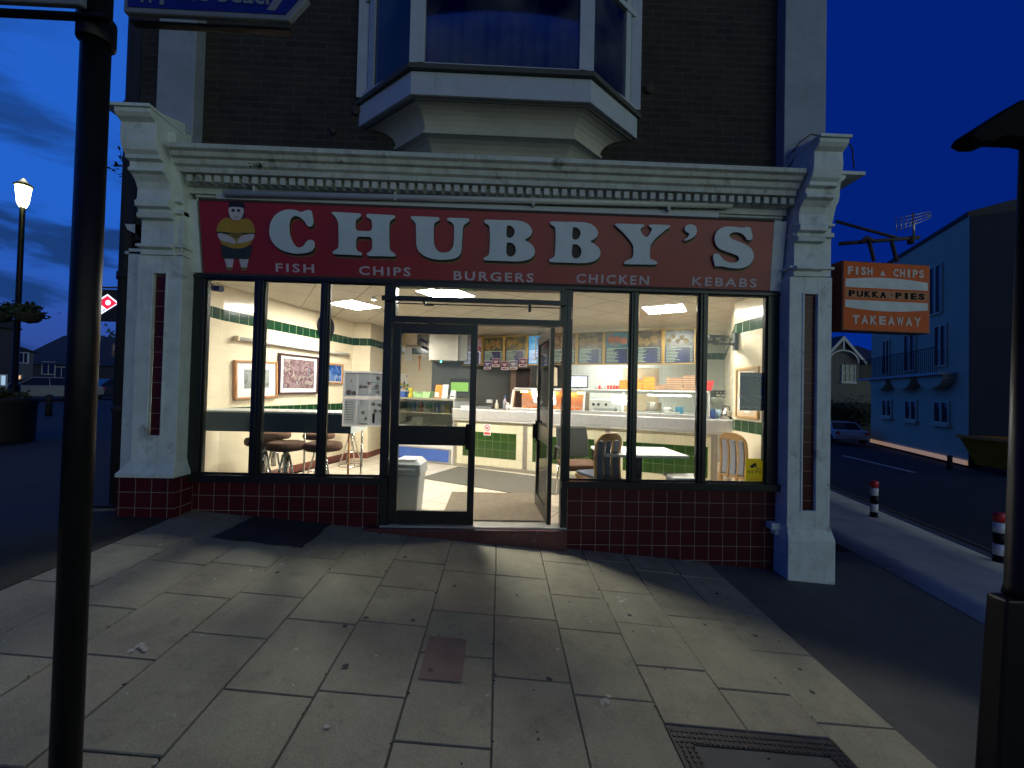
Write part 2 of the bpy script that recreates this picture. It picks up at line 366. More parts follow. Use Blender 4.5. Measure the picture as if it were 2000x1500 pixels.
sheet('side_pavement', 'concrete', lin((4.35, -1.2), (8.2, 30)), lin((kx(-1.2)-.12, -1.2), (kx(30)-.12, 30)), 4, 40, .0, thick=.13)
sheet('pavement_tarmac', 'tarmac', lin((-12, -9), (2.2, .9)) and lin((-3.1, -9), (-3.1, .8)), lin((kx(-9)-.12, -9), (kx(.8)-.2, .8)), 24, 20, -.006, thick=.12)
sheet('street', 'asphalt', lin((-60, -9), (-60, .0)), lin((-3.16, -9), (-3.16, .0)), 40, 10, .0, thick=.1)
sheet('street', 'asphalt', lin((-60, .0), (-60, 120)), lin((-3.70, .0), (-.6, 120)), 40, 50, .0)
# kerb stones along the side road
b = B(); y = -8.
while y < 28:
    y2 = y+.9
    a0, a1 = kx(y), kx(y2-.012); z0, z1 = zg(a0, y), zg(a1, y2)
    b.hexa([(a0-.13, y, z0-.15), (a0, y, z0-.15), (a1, y2-.012, z1-.15), (a1-.13, y2-.012, z1-.15), (a0-.13, y, z0+.006), (a0, y, z0+.006), (a1, y2-.012, z1+.006), (a1-.13, y2-.012, z1+.006)]); y = y2
tag(b.build('kerb', 'kerb', bevel=.01), kind='structure')
def line_on_road(name, p, q, wd, mk='paint', off=-.096):
    b = B(); p, q = Vector(p), Vector(q); d = (q-p); n = Vector((-d.y, d.x)).normalized()*wd/2; k = 12
    for i in range(k):
        a, c = p+d*i/k, p+d*(i+1)/k
        pts = [a-n, c-n, c+n, a+n]; b.face([(t.x, t.y, zg(t.x, t.y)+off) for t in pts])
    return tag(b.build(name, mk), kind='structure')
M['dimpaint'] = mat('worn_yellow_paint', (.16, .13, .05), .8, var=.3)
line_on_road('marking_or_light_streak', (kx(-1)+.25, -1), (kx(25)+.25, 25), .09, 'dimpaint')
line_on_road('marking_or_light_streak', (kx(-1)+.42, -1), (kx(25)+.42, 25), .09, 'dimpaint')
a = onZ(1645, 889, -.72); c = onZ(1786, 922, -.72)
line_on_road('marking_or_light_streak', (a.x, a.y), (c.x, c.y), .16)  # streak of light on the road, painted as a pale strip

# paving slabs: individual stones in one sheet
mt, n_, l_, p_ = _new('paving_stone'); p_.inputs['Roughness'].default_value = .72
at_ = n_.new('ShaderNodeAttribute'); at_.attribute_name = 'tint'; t_ = n_.new('ShaderNodeTexCoord')
z_ = n_.new('ShaderNodeTexNoise'); z_.inputs['Scale'].default_value = 2.2; z_.inputs['Detail'].default_value = 9; z_.inputs['Roughness'].default_value = .68; l_.new(t_.outputs['Object'], z_.inputs[0])
z2_ = n_.new('ShaderNodeTexNoise'); z2_.inputs['Scale'].default_value = 120; z2_.inputs['Detail'].default_value = 3; l_.new(t_.outputs['Object'], z2_.inputs[0])
r_ = n_.new('ShaderNodeMapRange'); r_.inputs[1].default_value = .3; r_.inputs[2].default_value = .7; r_.inputs[3].default_value = .70; r_.inputs[4].default_value = 1.18; l_.new(z_.outputs[0], r_.inputs[0])
r2_ = n_.new('ShaderNodeMapRange'); r2_.inputs[1].default_value = .3; r2_.inputs[2].default_value = .7; r2_.inputs[3].default_value = .80; r2_.inputs[4].default_value = 1.16; l_.new(z2_.outputs[0], r2_.inputs[0])
s1 = n_.new('ShaderNodeVectorMath'); s1.operation = 'SCALE'; l_.new(at_.outputs['Color'], s1.inputs[0]); l_.new(r_.outputs[0], s1.inputs['Scale'])
s2 = n_.new('ShaderNodeVectorMath'); s2.operation = 'SCALE'; l_.new(s1.outputs[0], s2.inputs[0]); l_.new(r2_.outputs[0], s2.inputs['Scale'])
z5 = n_.new('ShaderNodeTexNoise'); z5.inputs['Scale'].default_value = 5.5; z5.inputs['Detail'].default_value = 10; z5.inputs['Roughness'].default_value = .78; l_.new(t_.outputs['Object'], z5.inputs[0])
r5 = n_.new('ShaderNodeMapRange'); r5.inputs[1].default_value = .55; r5.inputs[2].default_value = .68; r5.inputs[4].default_value = .55; l_.new(z5.outputs[0], r5.inputs[0])
x5 = n_.new('ShaderNodeMix'); x5.data_type = 'RGBA'; l_.new(r5.outputs[0], x5.inputs[0]); l_.new(s2.outputs[0], x5.inputs[6]); x5.inputs[7].default_value = (.11, .10, .075, 1)
l_.new(x5.outputs[2], p_.inputs['Base Color'])
bp_ = n_.new('ShaderNodeBump'); bp_.inputs['Strength'].default_value = .35; bp_.inputs['Distance'].default_value = .004; l_.new(z2_.outputs[0], bp_.inputs['Height']); l_.new(bp_.outputs[0], p_.inputs['Normal'])
M['slab'] = mt
rnd = random.Random(11)
vs, fs, cols = [], [], []
def slab(x0, x1, y0, y1, tint, dz=0.):
    g_ = rnd.uniform(.0022, .0045); bv = .004
    tl = [rnd.uniform(-.002, .002) for _ in range(4)]
    P = [(x0+g_, y0+g_), (x1-g_, y0+g_), (x1-g_, y1-g_), (x0+g_, y1-g_)]
    Q = [(x0+g_+bv, y0+g_+bv), (x1-g_-bv, y0+g_+bv), (x1-g_-bv, y1-g_-bv), (x0+g_+bv, y1-g_-bv)]
    k = len(vs)
    for (x, y) in P: vs.append((x, y, zg(x, y)-.02))
    for i, (x, y) in enumerate(P): vs.append((x, y, zg(x, y)+dz+tl[i]-.002))
    for i, (x, y) in enumerate(Q): vs.append((x, y, zg(x, y)+dz+tl[i]+.004))
    for i in range(4):
        j = (i+1) % 4; fs.append((k+i, k+j, k+4+j, k+4+i)); fs.append((k+4+i, k+4+j, k+8+j, k+8+i)); cols.extend([tint]*2)
    fs.append((k+8, k+9, k+10, k+11)); cols.append(tint)
starts = {0: -.27-.62*9, 1: -.43, -1: -.35}
for kcol in range(-7, 5):
    x0 = kcol*.45+.003; x1 = x0+.45
    y = .02 - rnd.uniform(0, .55)
    seg_top = .02
    while seg_top > -5.0:
        bot = y if seg_top == .02 else seg_top-rnd.choice([.6, .6, .62, .75, .45, .6])
        v = rnd.uniform(.93, 1.06); warm = rnd.uniform(-.02, .02)
        tint = (.262*v, (.250+warm*.2)*v, .172*v)
        if rnd.random() < .10: tint = (.268*v, .243*v, .165*v)
        if not (kcol in (2, 3) and bot < -2.15 and seg_top <= -2.1):
            if kcol in (2, 3) and bot < -2.15: bot = -2.15
            slab(x0, x1, bot, seg_top, tint)
        elif bot < -2.95: slab(x0, x1, min(bot, -3.2), -2.95, tint)
        seg_top = bot
me = bpy.data.meshes.new('paving_slabs'); me.from_pydata(vs, [], fs); me.materials.append(mt)
ca = me.color_attributes.new('tint', 'FLOAT_COLOR', 'CORNER'); k = 0; arr = []
for fi, f in enumerate(fs): arr += [c for _ in f for c in (*cols[fi], 1.)]
ca.data.foreach_set('color', arr); ps = bpy.data.objects.new('pavement', me); COL.objects.link(ps); tag(ps, kind='structure')
def flat_patch(name, pts, mk, off, kind='structure'):
    b = B(); b.face([(x, y, zg(x, y)+off) for x, y in pts]); b.face([(x, y, zg(x, y)+off-.01) for x, y in pts][::-1])
    o = b.build(name, mk); tag(o, kind=kind); return o
b = B()   # tarmac patch against the wall, ragged border
pts = []
for (ax, ay), (bx_, by) in zip([(-2.53, -.56), (-1.73, -.60), (-1.70, .0), (-2.50, .0)], [(-1.73, -.60), (-1.70, .0), (-2.50, .0), (-2.53, -.56)]):
    for i in range(7): t = i/7; pts.append((ax+(bx_-ax)*t+rnd.uniform(-.015, .015), ay+(by-ay)*t+rnd.uniform(-.015, .012)))
flat_patch('tarmac_patch', pts, 'patch', .010)
flat_patch('red_slab', [(-.41, -2.0), (-.17, -2.0), (-.17, -1.63), (-.41, -1.63)], mat('reddish_stone', (.185, .125, .10), .8, var=.15, bump=.3), .0085)
# service cover
t = thing('service_cover', 'dark chequered metal service cover with concrete centre in the paving', 'manhole cover')
b = B(); X0, X1, Y0, Y1 = .905, 1.80, -2.94, -2.16
Z = lambda x, y, o=0.: (x, y, zg(x, y)+o)
def gb(b, x0, x1, y0, y1, o0, o1, mi=0): b.hexa([Z(x0, y0, o0), Z(x1, y0, o0), Z(x1, y1, o0), Z(x0, y1, o0), Z(x0, y0, o1), Z(x1, y0, o1), Z(x1, y1, o1), Z(x0, y1, o1)], mi)
gb(b, X0, X1, Y1-.10, Y1, -.02, .004); gb(b, X0, X1, Y0, Y0+.10, -.02, .004); gb(b, X0, X0+.10, Y0+.1, Y1-.1, -.02, .004); gb(b, X1-.10, X1, Y0+.1, Y1-.1, -.02, .004)
q = X0+.012
while q < X1-.02:
    for yy in (Y1-.03, Y1-.06, Y1-.09, Y0+.03, Y0+.06): gb(b, q, q+.014, yy-.006, yy+.006, .004, .009)
    q += .026
q = Y0+.11
while q < Y1-.11:
    for xx in (X0+.03, X0+.06, X0+.09, X1-.03, X1-.06, X1-.09): gb(b, xx-.006, xx+.006, q, q+.014, .004, .009)
    q += .026
b.build('frame', 'iron', t)
b = B(); gb(b, X0+.103, X1-.103, Y0+.103, Y1-.103, -.02, .0); b.build('infill', 'tarmac', t)
b = B()   # gum spots and droppings trodden into the paving
for i in range(60):
    x, y = rnd.uniform(-2.9, 2.2), rnd.uniform(-3.2, -.15); r0 = rnd.choice([.004, .006, .008, .012])
    pp = [(x+r0*rnd.uniform(.7, 1.3)*math.cos(k*math.pi/4), y+r0*rnd.uniform(.7, 1.3)*math.sin(k*math.pi/4)) for k in range(8)]
    b.face([(px_, py_, zg(px_, py_)+.0095) for px_, py_ in pp])
for (gx, gy) in ((1217, 1165), (1180, 1355), (278, 1338)):
    p = onZ(gx, gy, -.15)
    for i in range(5):
        x, y = p.x+rnd.uniform(-.04, .04), p.y+rnd.uniform(-.05, .05); pp = [(x+rnd.uniform(.008, .018)*math.cos(k*math.pi/4), y+rnd.uniform(.008, .022)*math.sin(k*math.pi/4)) for k in range(8)]
        b.face([(px_, py_, zg(px_, py_)+.0095) for px_, py_ in pp])
tag(b.build('gum_spots', 'gum'), 'pale gum spots trodden into the paving slabs', 'gum', kind='stuff')

M['darkgum'] = mat('dark_gum', (.05, .048, .042), .8, var=.3)
b = B()
for i in range(70):
    x, y = rnd.uniform(-3.0, 2.2), rnd.uniform(-3.2, -.1); r0 = rnd.choice([.006, .009, .013, .018])
    pp = [(x+r0*rnd.uniform(.75, 1.2)*math.cos(k*math.pi/5), y+r0*rnd.uniform(.75, 1.2)*math.sin(k*math.pi/5)) for k in range(10)]
    b.face([(px_, py_, zg(px_, py_)+.0098) for px_, py_ in pp])
tag(b.build('dark_gum_spots', 'darkgum'), 'dark trodden gum spots scattered over the paving slabs', 'gum', kind='stuff')
b = B()      # moss and weeds in the joints
for i in range(260):
    if rnd.random() < .5: x = rnd.choice(range(-7, 6))*.45+rnd.uniform(-.004, .01); y = rnd.uniform(-3, 0)
    else: x = rnd.uniform(-3.1, 2.2); y = rnd.uniform(-.10, .0)-.01
    c = Vector((x, y, zg(x, y)+.001)); a = rnd.uniform(0, 6.28); s_ = rnd.uniform(.004, .014)
    b.face([c, c+Vector((math.cos(a)*s_, math.sin(a)*s_, s_*.5)), c+Vector((0, 0, s_)), c+Vector((math.cos(a+2)*s_, math.sin(a+2)*s_, s_*.4))])
tag(b.build('joint_moss', 'leaf'), 'specks of moss growing in the paving joints and along the wall foot', 'moss', kind='stuff')

# ================================================================== THE SHOP BUILDING
shop = thing('shop_building', 'corner chip shop of dark brick with white painted shopfront, pilasters and bay window', 'building', (0, 0, 0))
def uvq(b, p, q, z0, z1, mi=0, u0=0., v0=0., y=None):   # vertical quad from p to q with metre UVs
    Ln = math.hypot(q[0]-p[0], q[1]-p[1])
    b.face([(p[0], p[1], z0), (q[0], q[1], z0), (q[0], q[1], z1), (p[0], p[1], z1)], mi, [(u0, z0-v0), (u0+Ln, z0-v0), (u0+Ln, z1-v0), (u0, z1-v0)])
# upper floor brick wall with the bay opening
b = B()
WY = .02
for x0, x1, z0, z1 in ((-3.6, -1.55, 3.6, 8.2), (1.43, 3.42, 3.6, 8.2), (-1.55, 1.43, 3.6, 4.5), (-1.55, 1.43, 6.6, 8.2)):
    b.face([(x0, WY, z0), (x1, WY, z0), (x1, WY, z1), (x0, WY, z1)], 0, [(x0, z0), (x1, z0), (x1, z1), (x0, z1)])
# side walls going back along the two streets
FLANK = [(7.2, 9.5), (-1.6, 9.5), (-2.55, 5.95), (-3.06, 4.05), (-3.83, 1.15), (-3.83, WY)]
uvq(b, (3.42, WY), (7.2, 9.5), -1., 8.2)
for p, q in zip(FLANK, FLANK[1:]): uvq(b, p, q, -1., 8.2)
uvq(b, (-3.82, WY), (-3.6, WY), 3.0, 8.2)
b.face([(-3.82, .02, 2.95), (3.42, .02, 2.95), (7.2, 9.5, 2.95), (-1.6, 9.5, 2.95)])
b.build('brick_wall', 'brick', shop)
b = B(); b.prism([(-4.1, 8.2), (3.75, 8.2), (3.4, 8.5), (-3.6, 8.5)], 'y', -.35, 9.7)
b.build('roof', 'roof', shop)
# metal rosettes and brackets stuck on the brick
for (px_, py_, r0) in ((1268, 172, .05), (695, 215, .045), (650, 255, .03), (1150, 30, .03)):
    p = onY(px_, py_, 0); b = B(); b.lathe((p.x, WY, p.z), [(0, -.03), (r0, -.03), (r0*1.2, 0)], 12, 0, 'y'); b.build('wall_anchor', 'rust', shop)
# dripping corner quoins (upper pilasters)
for x0, x1 in ((-3.54, -3.17), (2.95, 3.40)):
    b = B(); b.box(x0, x1, -.12, .019, 3.55, 8.2); b.build('upper_pilaster', 'upper', shop, bevel=.006)

def profile_front(name, x0, x1, prof, mk, parent, bevel=.0):
    b = B(); b.prism(prof, 'x', x0, x1); return b.build(name, mk, parent, bevel)
# cornice: profile in (Y, z)
prof = [(.015, 3.44), (-.12, 3.44), (-.12, 3.50), (-.16, 3.505), (-.16, 3.58), (-.26, 3.585), (-.27, 3.63), (-.30, 3.645), (-.31, 3.69), (-.345, 3.70), (-.36, 3.735), (-.395, 3.75), (-.40, 3.79), (-.36, 3.81), (.015, 3.86)]
corn = profile_front('cornice', -3.20, 2.985, prof, 'white_dirty', shop)
b = B(); x = -3.13
while x < 2.95:
    b.box(x, x+.055, -.235, -.161, 3.507, 3.575); x += .0905
b.build('dentils', 'white_dirty', corn, bevel=.004)
# architrave band below the cornice and the flanking blocks beside the sign
prof = [(.015, 3.375), (-.085, 3.375), (-.085, 3.41), (-.10, 3.415), (-.10, 3.438), (.015, 3.438)]
profile_front('architrave', -3.13, 2.96, prof, 'white_dirty', shop)
b = B(); b.hexa([(-3.19, -.04, 2.66), (-3.09, -.04, 2.66), (-3.09, .015, 2.66), (-3.19, .015, 2.66), (-3.20, -.13, 3.374), (-3.10, -.13, 3.374), (-3.10, .015, 3.374), (-3.20, .015, 3.374)])
b.build('sign_cheek', 'white', shop, bevel=.004); b = B()
b.hexa([(2.868, -.04, 2.66), (2.985, -.04, 2.66), (2.985, .015, 2.66), (2.868, .015, 2.66), (2.847, -.13, 3.374), (2.985, -.13, 3.374), (2.985, .015, 3.374), (2.847, .015, 3.374)])
b.build('sign_cheek', 'white', shop, bevel=.004)
b = B(); b.box(-3.19, 2.985, .02, .08, 2.62, 3.44); b.build('fascia_backing', 'matblack', shop)

# pilasters with consoles
cons = [(.015, 2.78), (-.20, 2.78), (-.20, 2.83), (-.245, 2.845), (-.245, 2.875), (-.20, 2.885), (-.20, 3.12), (-.255, 3.125), (-.265, 3.16), (-.235, 3.185), (-.235, 3.215),
        (-.285, 3.225), (-.29, 3.275), (-.265, 3.30), (-.26, 3.40), (-.285, 3.46), (-.33, 3.51), (-.37, 3.525), (-.37, 3.555), (-.35, 3.565), (-.355, 3.615), (-.40, 3.625), (-.405, 3.66),
        (-.435, 3.69), (-.455, 3.76), (-.46, 3.86), (-.455, 3.93), (-.50, 3.955), (-.525, 3.985), (-.53, 4.02), (-.40, 4.06), (-.14, 4.14), (.015, 4.16)]
def pilaster(x0, x1, cx0, cx1, zb, plinth):
    b = B(); F = -.18
    px0, px1 = x0+.155, x1-.155; pt = 2.60; pb = 1.0 if plinth else .36
    b.box(x0, px0, F, .015, zb, 2.78); b.box(px1, x1, F, .015, zb, 2.78)
    b.box(px0, px1, F, .015, pt, 2.78); b.box(px0, px1, F, .015, zb, pb)
    # raised lip round the panel
    for q in ((px0-.02, px0, pb-.02, pt+.02), (px1, px1+.02, pb-.02, pt+.02), (px0, px1, pt, pt+.02), (px0, px1, pb-.02, pb)):
        b.box(q[0], q[1], F-.008, F-.0005, q[2], q[3])
    p = b.build('pilaster', 'white', shop, bevel=.004)
    b = B(); b.face([(px0, F+.03, pb), (px1, F+.03, pb), (px1, F+.03, pt), (px0, F+.03, pt)], 0, [(.003, pb), (.15, pb), (.15, pt), (.003, pt)])
    b.build('tile_inset', 'redtile', p)
    # base mouldings
    b = B()
    if plinth:
        for z0, z1, e0, e1 in ((.60, .64, .075, .075), (.64, .72, .07, .02), (.72, .745, .02, .02)):
            b.hexa([(x0-e0, F-e0, z0), (x1+e0*.6, F-e0, z0), (x1+e0*.6, .01, z0), (x0-e0, .01, z0), (x0-e1, F-e1, z1), (x1+e1*.6, F-e1, z1), (x1+e1*.6, .01, z1), (x0-e1, .01, z1)])
        b.build('base_moulding', 'white', p, bevel=.004)
        b = B(); b.box(x0-.07, x1+.045, F-.05, .01, -.1, .599); b.build('tiled_plinth', 'redtile', p)
    else:
        for z0, z1, e0, e1 in ((-.6, .06, .035, .035), (.06, .17, .035, .010), (.17, .19, .010, .010)):
            b.hexa([(x0-e0*.3, F-e0, z0), (x1+e0, F-e0, z0), (x1+e0, .35, z0), (x0-e0*.3, .01, z0), (x0-e1*.3, F-e1, z1), (x1+e1, F-e1, z1), (x1+e1, .35, z1), (x0-e1*.3, .01, z1)])
        b.build('base_moulding', 'white', p, bevel=.006)
    # console
    b = B(); b.prism(cons, 'x', cx0, cx1); b.build('console', 'white', p, bevel=.004)
    b = B(); b.prism([(-.175, 2.79), (-.175, 3.3), (-.24, 3.52), (-.30, 3.75), (-.32, 3.93), (.015, 4.1), (.015, 2.79)], 'x', x0+.02, x1-.01)
    b.box(cx0-(.10 if plinth else .01), cx1+.012, -.55, .0, 4.021, 4.05)
    b.box(x0-.02, x1+.01, -.20, .01, 2.861, 2.886); b.box(x0+.005, x1-.01, -.215, .01, 3.19, 3.235); b.box(x0+.012, x1-.015, -.23, .01, 3.30, 3.325)
    b.build('capital', 'white', p, bevel=.003)
    return p
pl = pilaster(-3.60, -3.17, -3.565, -3.245, .74, True)
pr = pilaster(2.985, 3.435, 3.01, 3.30, .185, False)
# the side-street console seen in profile at the right corner
b = B(); side = [(-y_*.95, z_) for y_, z_ in cons]
b.prism([(3.435+max(0, u-.0)*1.0, v-.02) for u, v in [(.0, 2.8)]+[(q[0]-.17, q[1]) for q in side if q[0] > .17]+[(.0, 4.1)]], 'y', .04, .34)
b.box(3.437, 3.97, .02, .37, 3.99, 4.03)
b.build('side_console', 'white', shop, bevel=.004)
# small loose cables on the right capital
b = B()
b.tube([onY(1545, 300, -.2), onY(1562, 278, -.2), (onY(1585, 262, -.2)), onY(1612, 268, -.22), onY(1645, 263, -.1), onY(1664, 288, .0), onY(1668, 330, .05)], .007, 5)
b.tube([onY(1538, 330, -.15), onY(1558, 300, -.2), onY(1600, 264, -.2)], .006, 5)
b.build('loose_cable', 'rust', shop)
# left flank: return pilaster, downpipe, dark flank
b = B(); b.box(-3.86, -3.605, .0, .30, .60, 2.9); b.box(-3.90, -3.605, .0, .34, 2.84, 2.87)
b.prism([(-3.93, 3.16), (-3.62, 3.16), (-3.62, 2.95), (-3.74, 2.97), (-3.80, 3.05), (-3.90, 3.10)], 'y', .02, .3)
b.build('side_pilaster', 'white', shop, bevel=.004)
b = B(); b.tube([(-3.98, .14, -.2), (-3.98, .14, 8.1)], .078, 16)
for z in (1.2, 2.6, 4.4, 6.0): b.tube([(-3.98, .14, z), (-3.98, .14, z+.08)], .092, 16)
b.box(-3.92, -3.545, .03, .32, 3.17, 8.15)
b.build('drainpipe', 'matblack', shop)

# bay window
def bay_ring(yf, xl, xr, xf0, xf1, z0, z1, yf2=None, xl2=None, xr2=None, xf02=None, xf12=None):
    lo = [(xl, .015), (xf0, yf), (xf1, yf), (xr, .015)]
    hi = [(xl2 or xl, .015), (xf02 or xf0, yf2 if yf2 is not None else yf), (xf12 or xf1, yf2 if yf2 is not None else yf), (xr2 or xr, .015)]
    b = B(); A = [(x, y, z0) for x, y in lo]; C2 = [(x, y, z1) for x, y in hi]
    for i in range(3): b.face([A[i], A[i+1], C2[i+1], C2[i]])
    b.face(A[::-1]); b.face(C2); b.face([A[3], A[0], C2[0], C2[3]]); return b
bay = bay_ring(-.50, -1.56, 1.42, -.90, .80, 4.28, 4.50).build('bay_window', 'pvc', shop, bevel=.006)
bay_ring(-.54, -1.60, 1.46, -.92, .82, 4.503, 4.55).build('sill', 'lead', bay)
bay_ring(-.46, -1.50, 1.36, -.87, .77, 4.255, 4.279).build('drip', 'lead', bay)
# coved soffit, two tiers (curved by three steps each)
def cove(z0, z1, a, b_, name):
    bb = B(); K = 6
    for k in range(K):
        t0, t1 = k/K, (k+1)/K; e = lambda t: math.sin(t*math.pi/2)**1.3
        def ring(t):
            s = 1-math.cos(t*math.pi/2) if True else t
            return [tuple(a[i][j]+(b_[i][j]-a[i][j])*s for j in range(2)) for i in range(4)]
        r0, r1 = ring(t0), ring(t1); za, zb_ = z0+(z1-z0)*math.sin(t0*math.pi/2), z0+(z1-z0)*math.sin(t1*math.pi/2)
        for i in range(3): bb.face([(*r0[i], za), (*r0[i+1], za), (*r1[i+1], zb_), (*r1[i], zb_)])
    return bb
low = [(-1.16, .015), (-.80, -.28), (.68, -.28), (1.02, .015)]
up = [(-1.46, .015), (-.86, -.45), (.76, -.45), (1.33, .015)]
cove(4.075, 4.254, low, up, '').build('upper_soffit', 'render', bay)
bb = B(); ex = .022
l2 = [(low[0][0]-ex, .015), (low[1][0]-ex*.6, low[1][1]-ex), (low[2][0]+ex*.6, low[2][1]-ex), (low[3][0]+ex, .015)]
for i in range(3): bb.face([(*l2[i], 4.045), (*l2[i+1], 4.045), (*l2[i+1], 4.074), (*l2[i], 4.074)])
bb.face([(*q, 4.074) for q in l2]); bb.face([(*q, 4.045) for q in l2][::-1])
bb.build('soffit_band', 'render', bay)
bot = [(-.88, .015), (-.74, -.10), (.62, -.10), (.80, .015)]
cove(3.80, 4.044, bot, low, '').build('lower_soffit', 'render', bay)
# bay glazing
def bar(b, p, q, z0, z1, wd=.06, mi=0):
    p, q = Vector(p), Vector(q); d = (q-p).normalized(); n = Vector((-d.y, d.x))*wd/2
    b.hexa([(*(p-n), z0), (*(q-n), z0), (*(q+n), z0), (*(p+n), z0), (*(p-n), z1), (*(q-n), z1), (*(q+n), z1), (*(p+n), z1)], mi)
cs_ = [(-1.50, -.02), (-.855, -.46), (.755, -.46), (1.36, -.02)]
b = B()
for i, (x, y) in enumerate(cs_):
    b.box(x-.07, x+.07, y-.03, y+.06, 4.552, 6.6)
for p, q in zip(cs_, cs_[1:]):
    bar(b, p, q, 4.552, 4.60); bar(b, p, q, 5.55, 5.61); bar(b, p, q, 6.5, 6.6)
b.build('frame', 'pvc', bay, bevel=.003)
# inner sash lines of the side lights
b = B(); h = Vector((-1.2, -.225)); bar(b, (-1.43, -.06), (-1.36, -.11), 4.6, 6.5, .05); b.build('sash', 'pvc', bay); b = B(); bar(b, (1.29, -.06), (1.23, -.10), 4.6, 6.5, .05); b.build('sash', 'pvc', bay)
for p, q in zip(cs_, cs_[1:]):
    b = B(); bar(b, (p[0], p[1]+.0), (q[0], q[1]+.0), 4.6, 6.5, .008); b.build('pane', 'glass', bay)
    b = B(); v_ = Vector((q[0]-p[0], q[1]-p[1])); n2 = Vector((-v_.y, v_.x)).normalized(); K_ = int(v_.length*60); pp = []
    for k in range(K_+1):
        f = k/K_; o_ = p[0]+v_.x*f+n2.x*(.09+.018*math.sin(k*.9)+.012*math.sin(k*.37+1)), p[1]+v_.y*f+n2.y*(.09+.018*math.sin(k*.9)+.012*math.sin(k*.37+1)); pp.append(o_)
    for a_, c_ in zip(pp, pp[1:]): b.face([(*a_, 4.56), (*c_, 4.56), (*c_, 6.55), (*a_, 6.55)], sm=True)
    b.build('curtain', 'bayglass', bay)
bay_ring(-.54, -1.60, 1.46, -.92, .82, 6.6, 6.75).build('head', 'pvc', bay)

# ---------------- shopfront frames
def pane(x0, x1, z0, z1, par, y=.015):
    b = B(); b.box(x0, x1, y, y+.006, z0, z1); return b.build('pane', 'glass', par)
FY0, FY1 = -.035, .06
b = B()
for x0, x1 in ((-3.165, -3.052), (-2.552, -2.462), (-1.872, -1.80), (-1.212, -1.135)): b.box(x0, x1, FY0, FY1, .60, 2.605)
b.box(-3.165, -1.135, FY0-.01, FY1+.005, 2.606, 2.642); b.box(-3.165, -1.135, FY0-.05, FY1+.005, .527, .599)
for x0, x1 in ((-3.052, -2.552), (-2.462, -1.872), (-1.80, -1.212)):   # glazing beads
    b.box(x0, x0+.014, -.012, .012, .60, 2.605); b.box(x1-.014, x1, -.012, .012, .60, 2.605); b.box(x0+.014, x1-.014, -.012, .012, .60, .614); b.box(x0+.014, x1-.014, -.012, .012, 2.591, 2.605)
for x in (-2.507, -1.836): b.box(x-.012, x+.012, FY0-.012, FY0-.0005, .60, 2.605)
wl = b.build('shop_window', 'frame', shop, bevel=.003)
for x0, x1 in ((-3.052, -2.552), (-2.462, -1.872), (-1.80, -1.212)): pane(x0, x1, .60, 2.605, wl)
b = B()
for x0, x1 in ((.695, .745), (1.380, 1.452), (2.124, 2.202), (2.860, 2.985)): b.box(x0, x1, FY0, FY1, .60, 2.605)
b.box(.664, 2.985, FY0-.01, FY1+.005, 2.606, 2.642); b.box(.664, 2.985, FY0-.05, FY1+.005, .527, .599)
for x0, x1 in ((.745, 1.380), (1.452, 2.124), (2.202, 2.860)):
    b.box(x0, x0+.014, -.012, .012, .60, 2.605); b.box(x1-.014, x1, -.012, .012, .60, 2.605); b.box(x0+.014, x1-.014, -.012, .012, .60, .614); b.box(x0+.014, x1-.014, -.012, .012, 2.591, 2.605)
for x in (1.416, 2.163): b.box(x-.012, x+.012, FY0-.012, FY0-.0005, .60, 2.605)
wr = b.build('shop_window', 'frame', shop, bevel=.003)
for x0, x1 in ((.745, 1.380), (1.452, 2.124), (2.202, 2.860)): pane(x0, x1, .60, 2.605, wr)
# door frame and fanlight
b = B()
b.box(-1.134, -1.128, FY0, FY1, .09, .6); b.box(-1.212, -1.134, FY0-.01, FY1, .0, .526); b.box(-1.212, -1.134, FY0-.005, FY1, .5262, .5268)
b.box(-1.134, .663, FY0-.008, FY1, 2.21, 2.275); b.box(-1.134, .663, FY0-.008, FY1, 2.585, 2.642)
b.box(.664, .735, FY0-.01, FY1, .0, .526); b.box(.664, .694, FY0, FY1, .60, 2.605)
b.box(-1.134, -1.10, FY0, FY1, 2.276, 2.584); b.box(.625, .663, FY0, FY1, 2.276, 2.584)
df = b.build('door_frame', 'frame', shop, bevel=.003)
pane(-1.10, .625, 2.276, 2.584, df)
b = B(); b.box(-1.235, .675, -.085, -.05, 2.425, 2.475); b.box(-1.1, .62, -.045, -.036, 2.40, 2.412)
b.hexa([(-.80, -.075, 2.395), (-.775, -.075, 2.395), (-.775, -.065, 2.395), (-.80, -.065, 2.395), (-.82, -.075, 2.425), (-.79, -.075, 2.425), (-.79, -.065, 2.425), (-.82, -.065, 2.425)])
b.box(-.80, -.70, -.075, -.066, 2.38, 2.394); b.box(.28, .31, -.075, -.066, 2.35, 2.425)
b.build('shutter_rail', 'frame', shop, bevel=.002)
# threshold and step
b = B(); b.box(-1.20, .73, -.055, .12, .088, .108); b.build('threshold', 'alu', shop, bevel=.003)
b = B(); b.box(-1.33, .735, -.09, .10, -.4, .087); b.build('door_step', 'step', shop, bevel=.01)
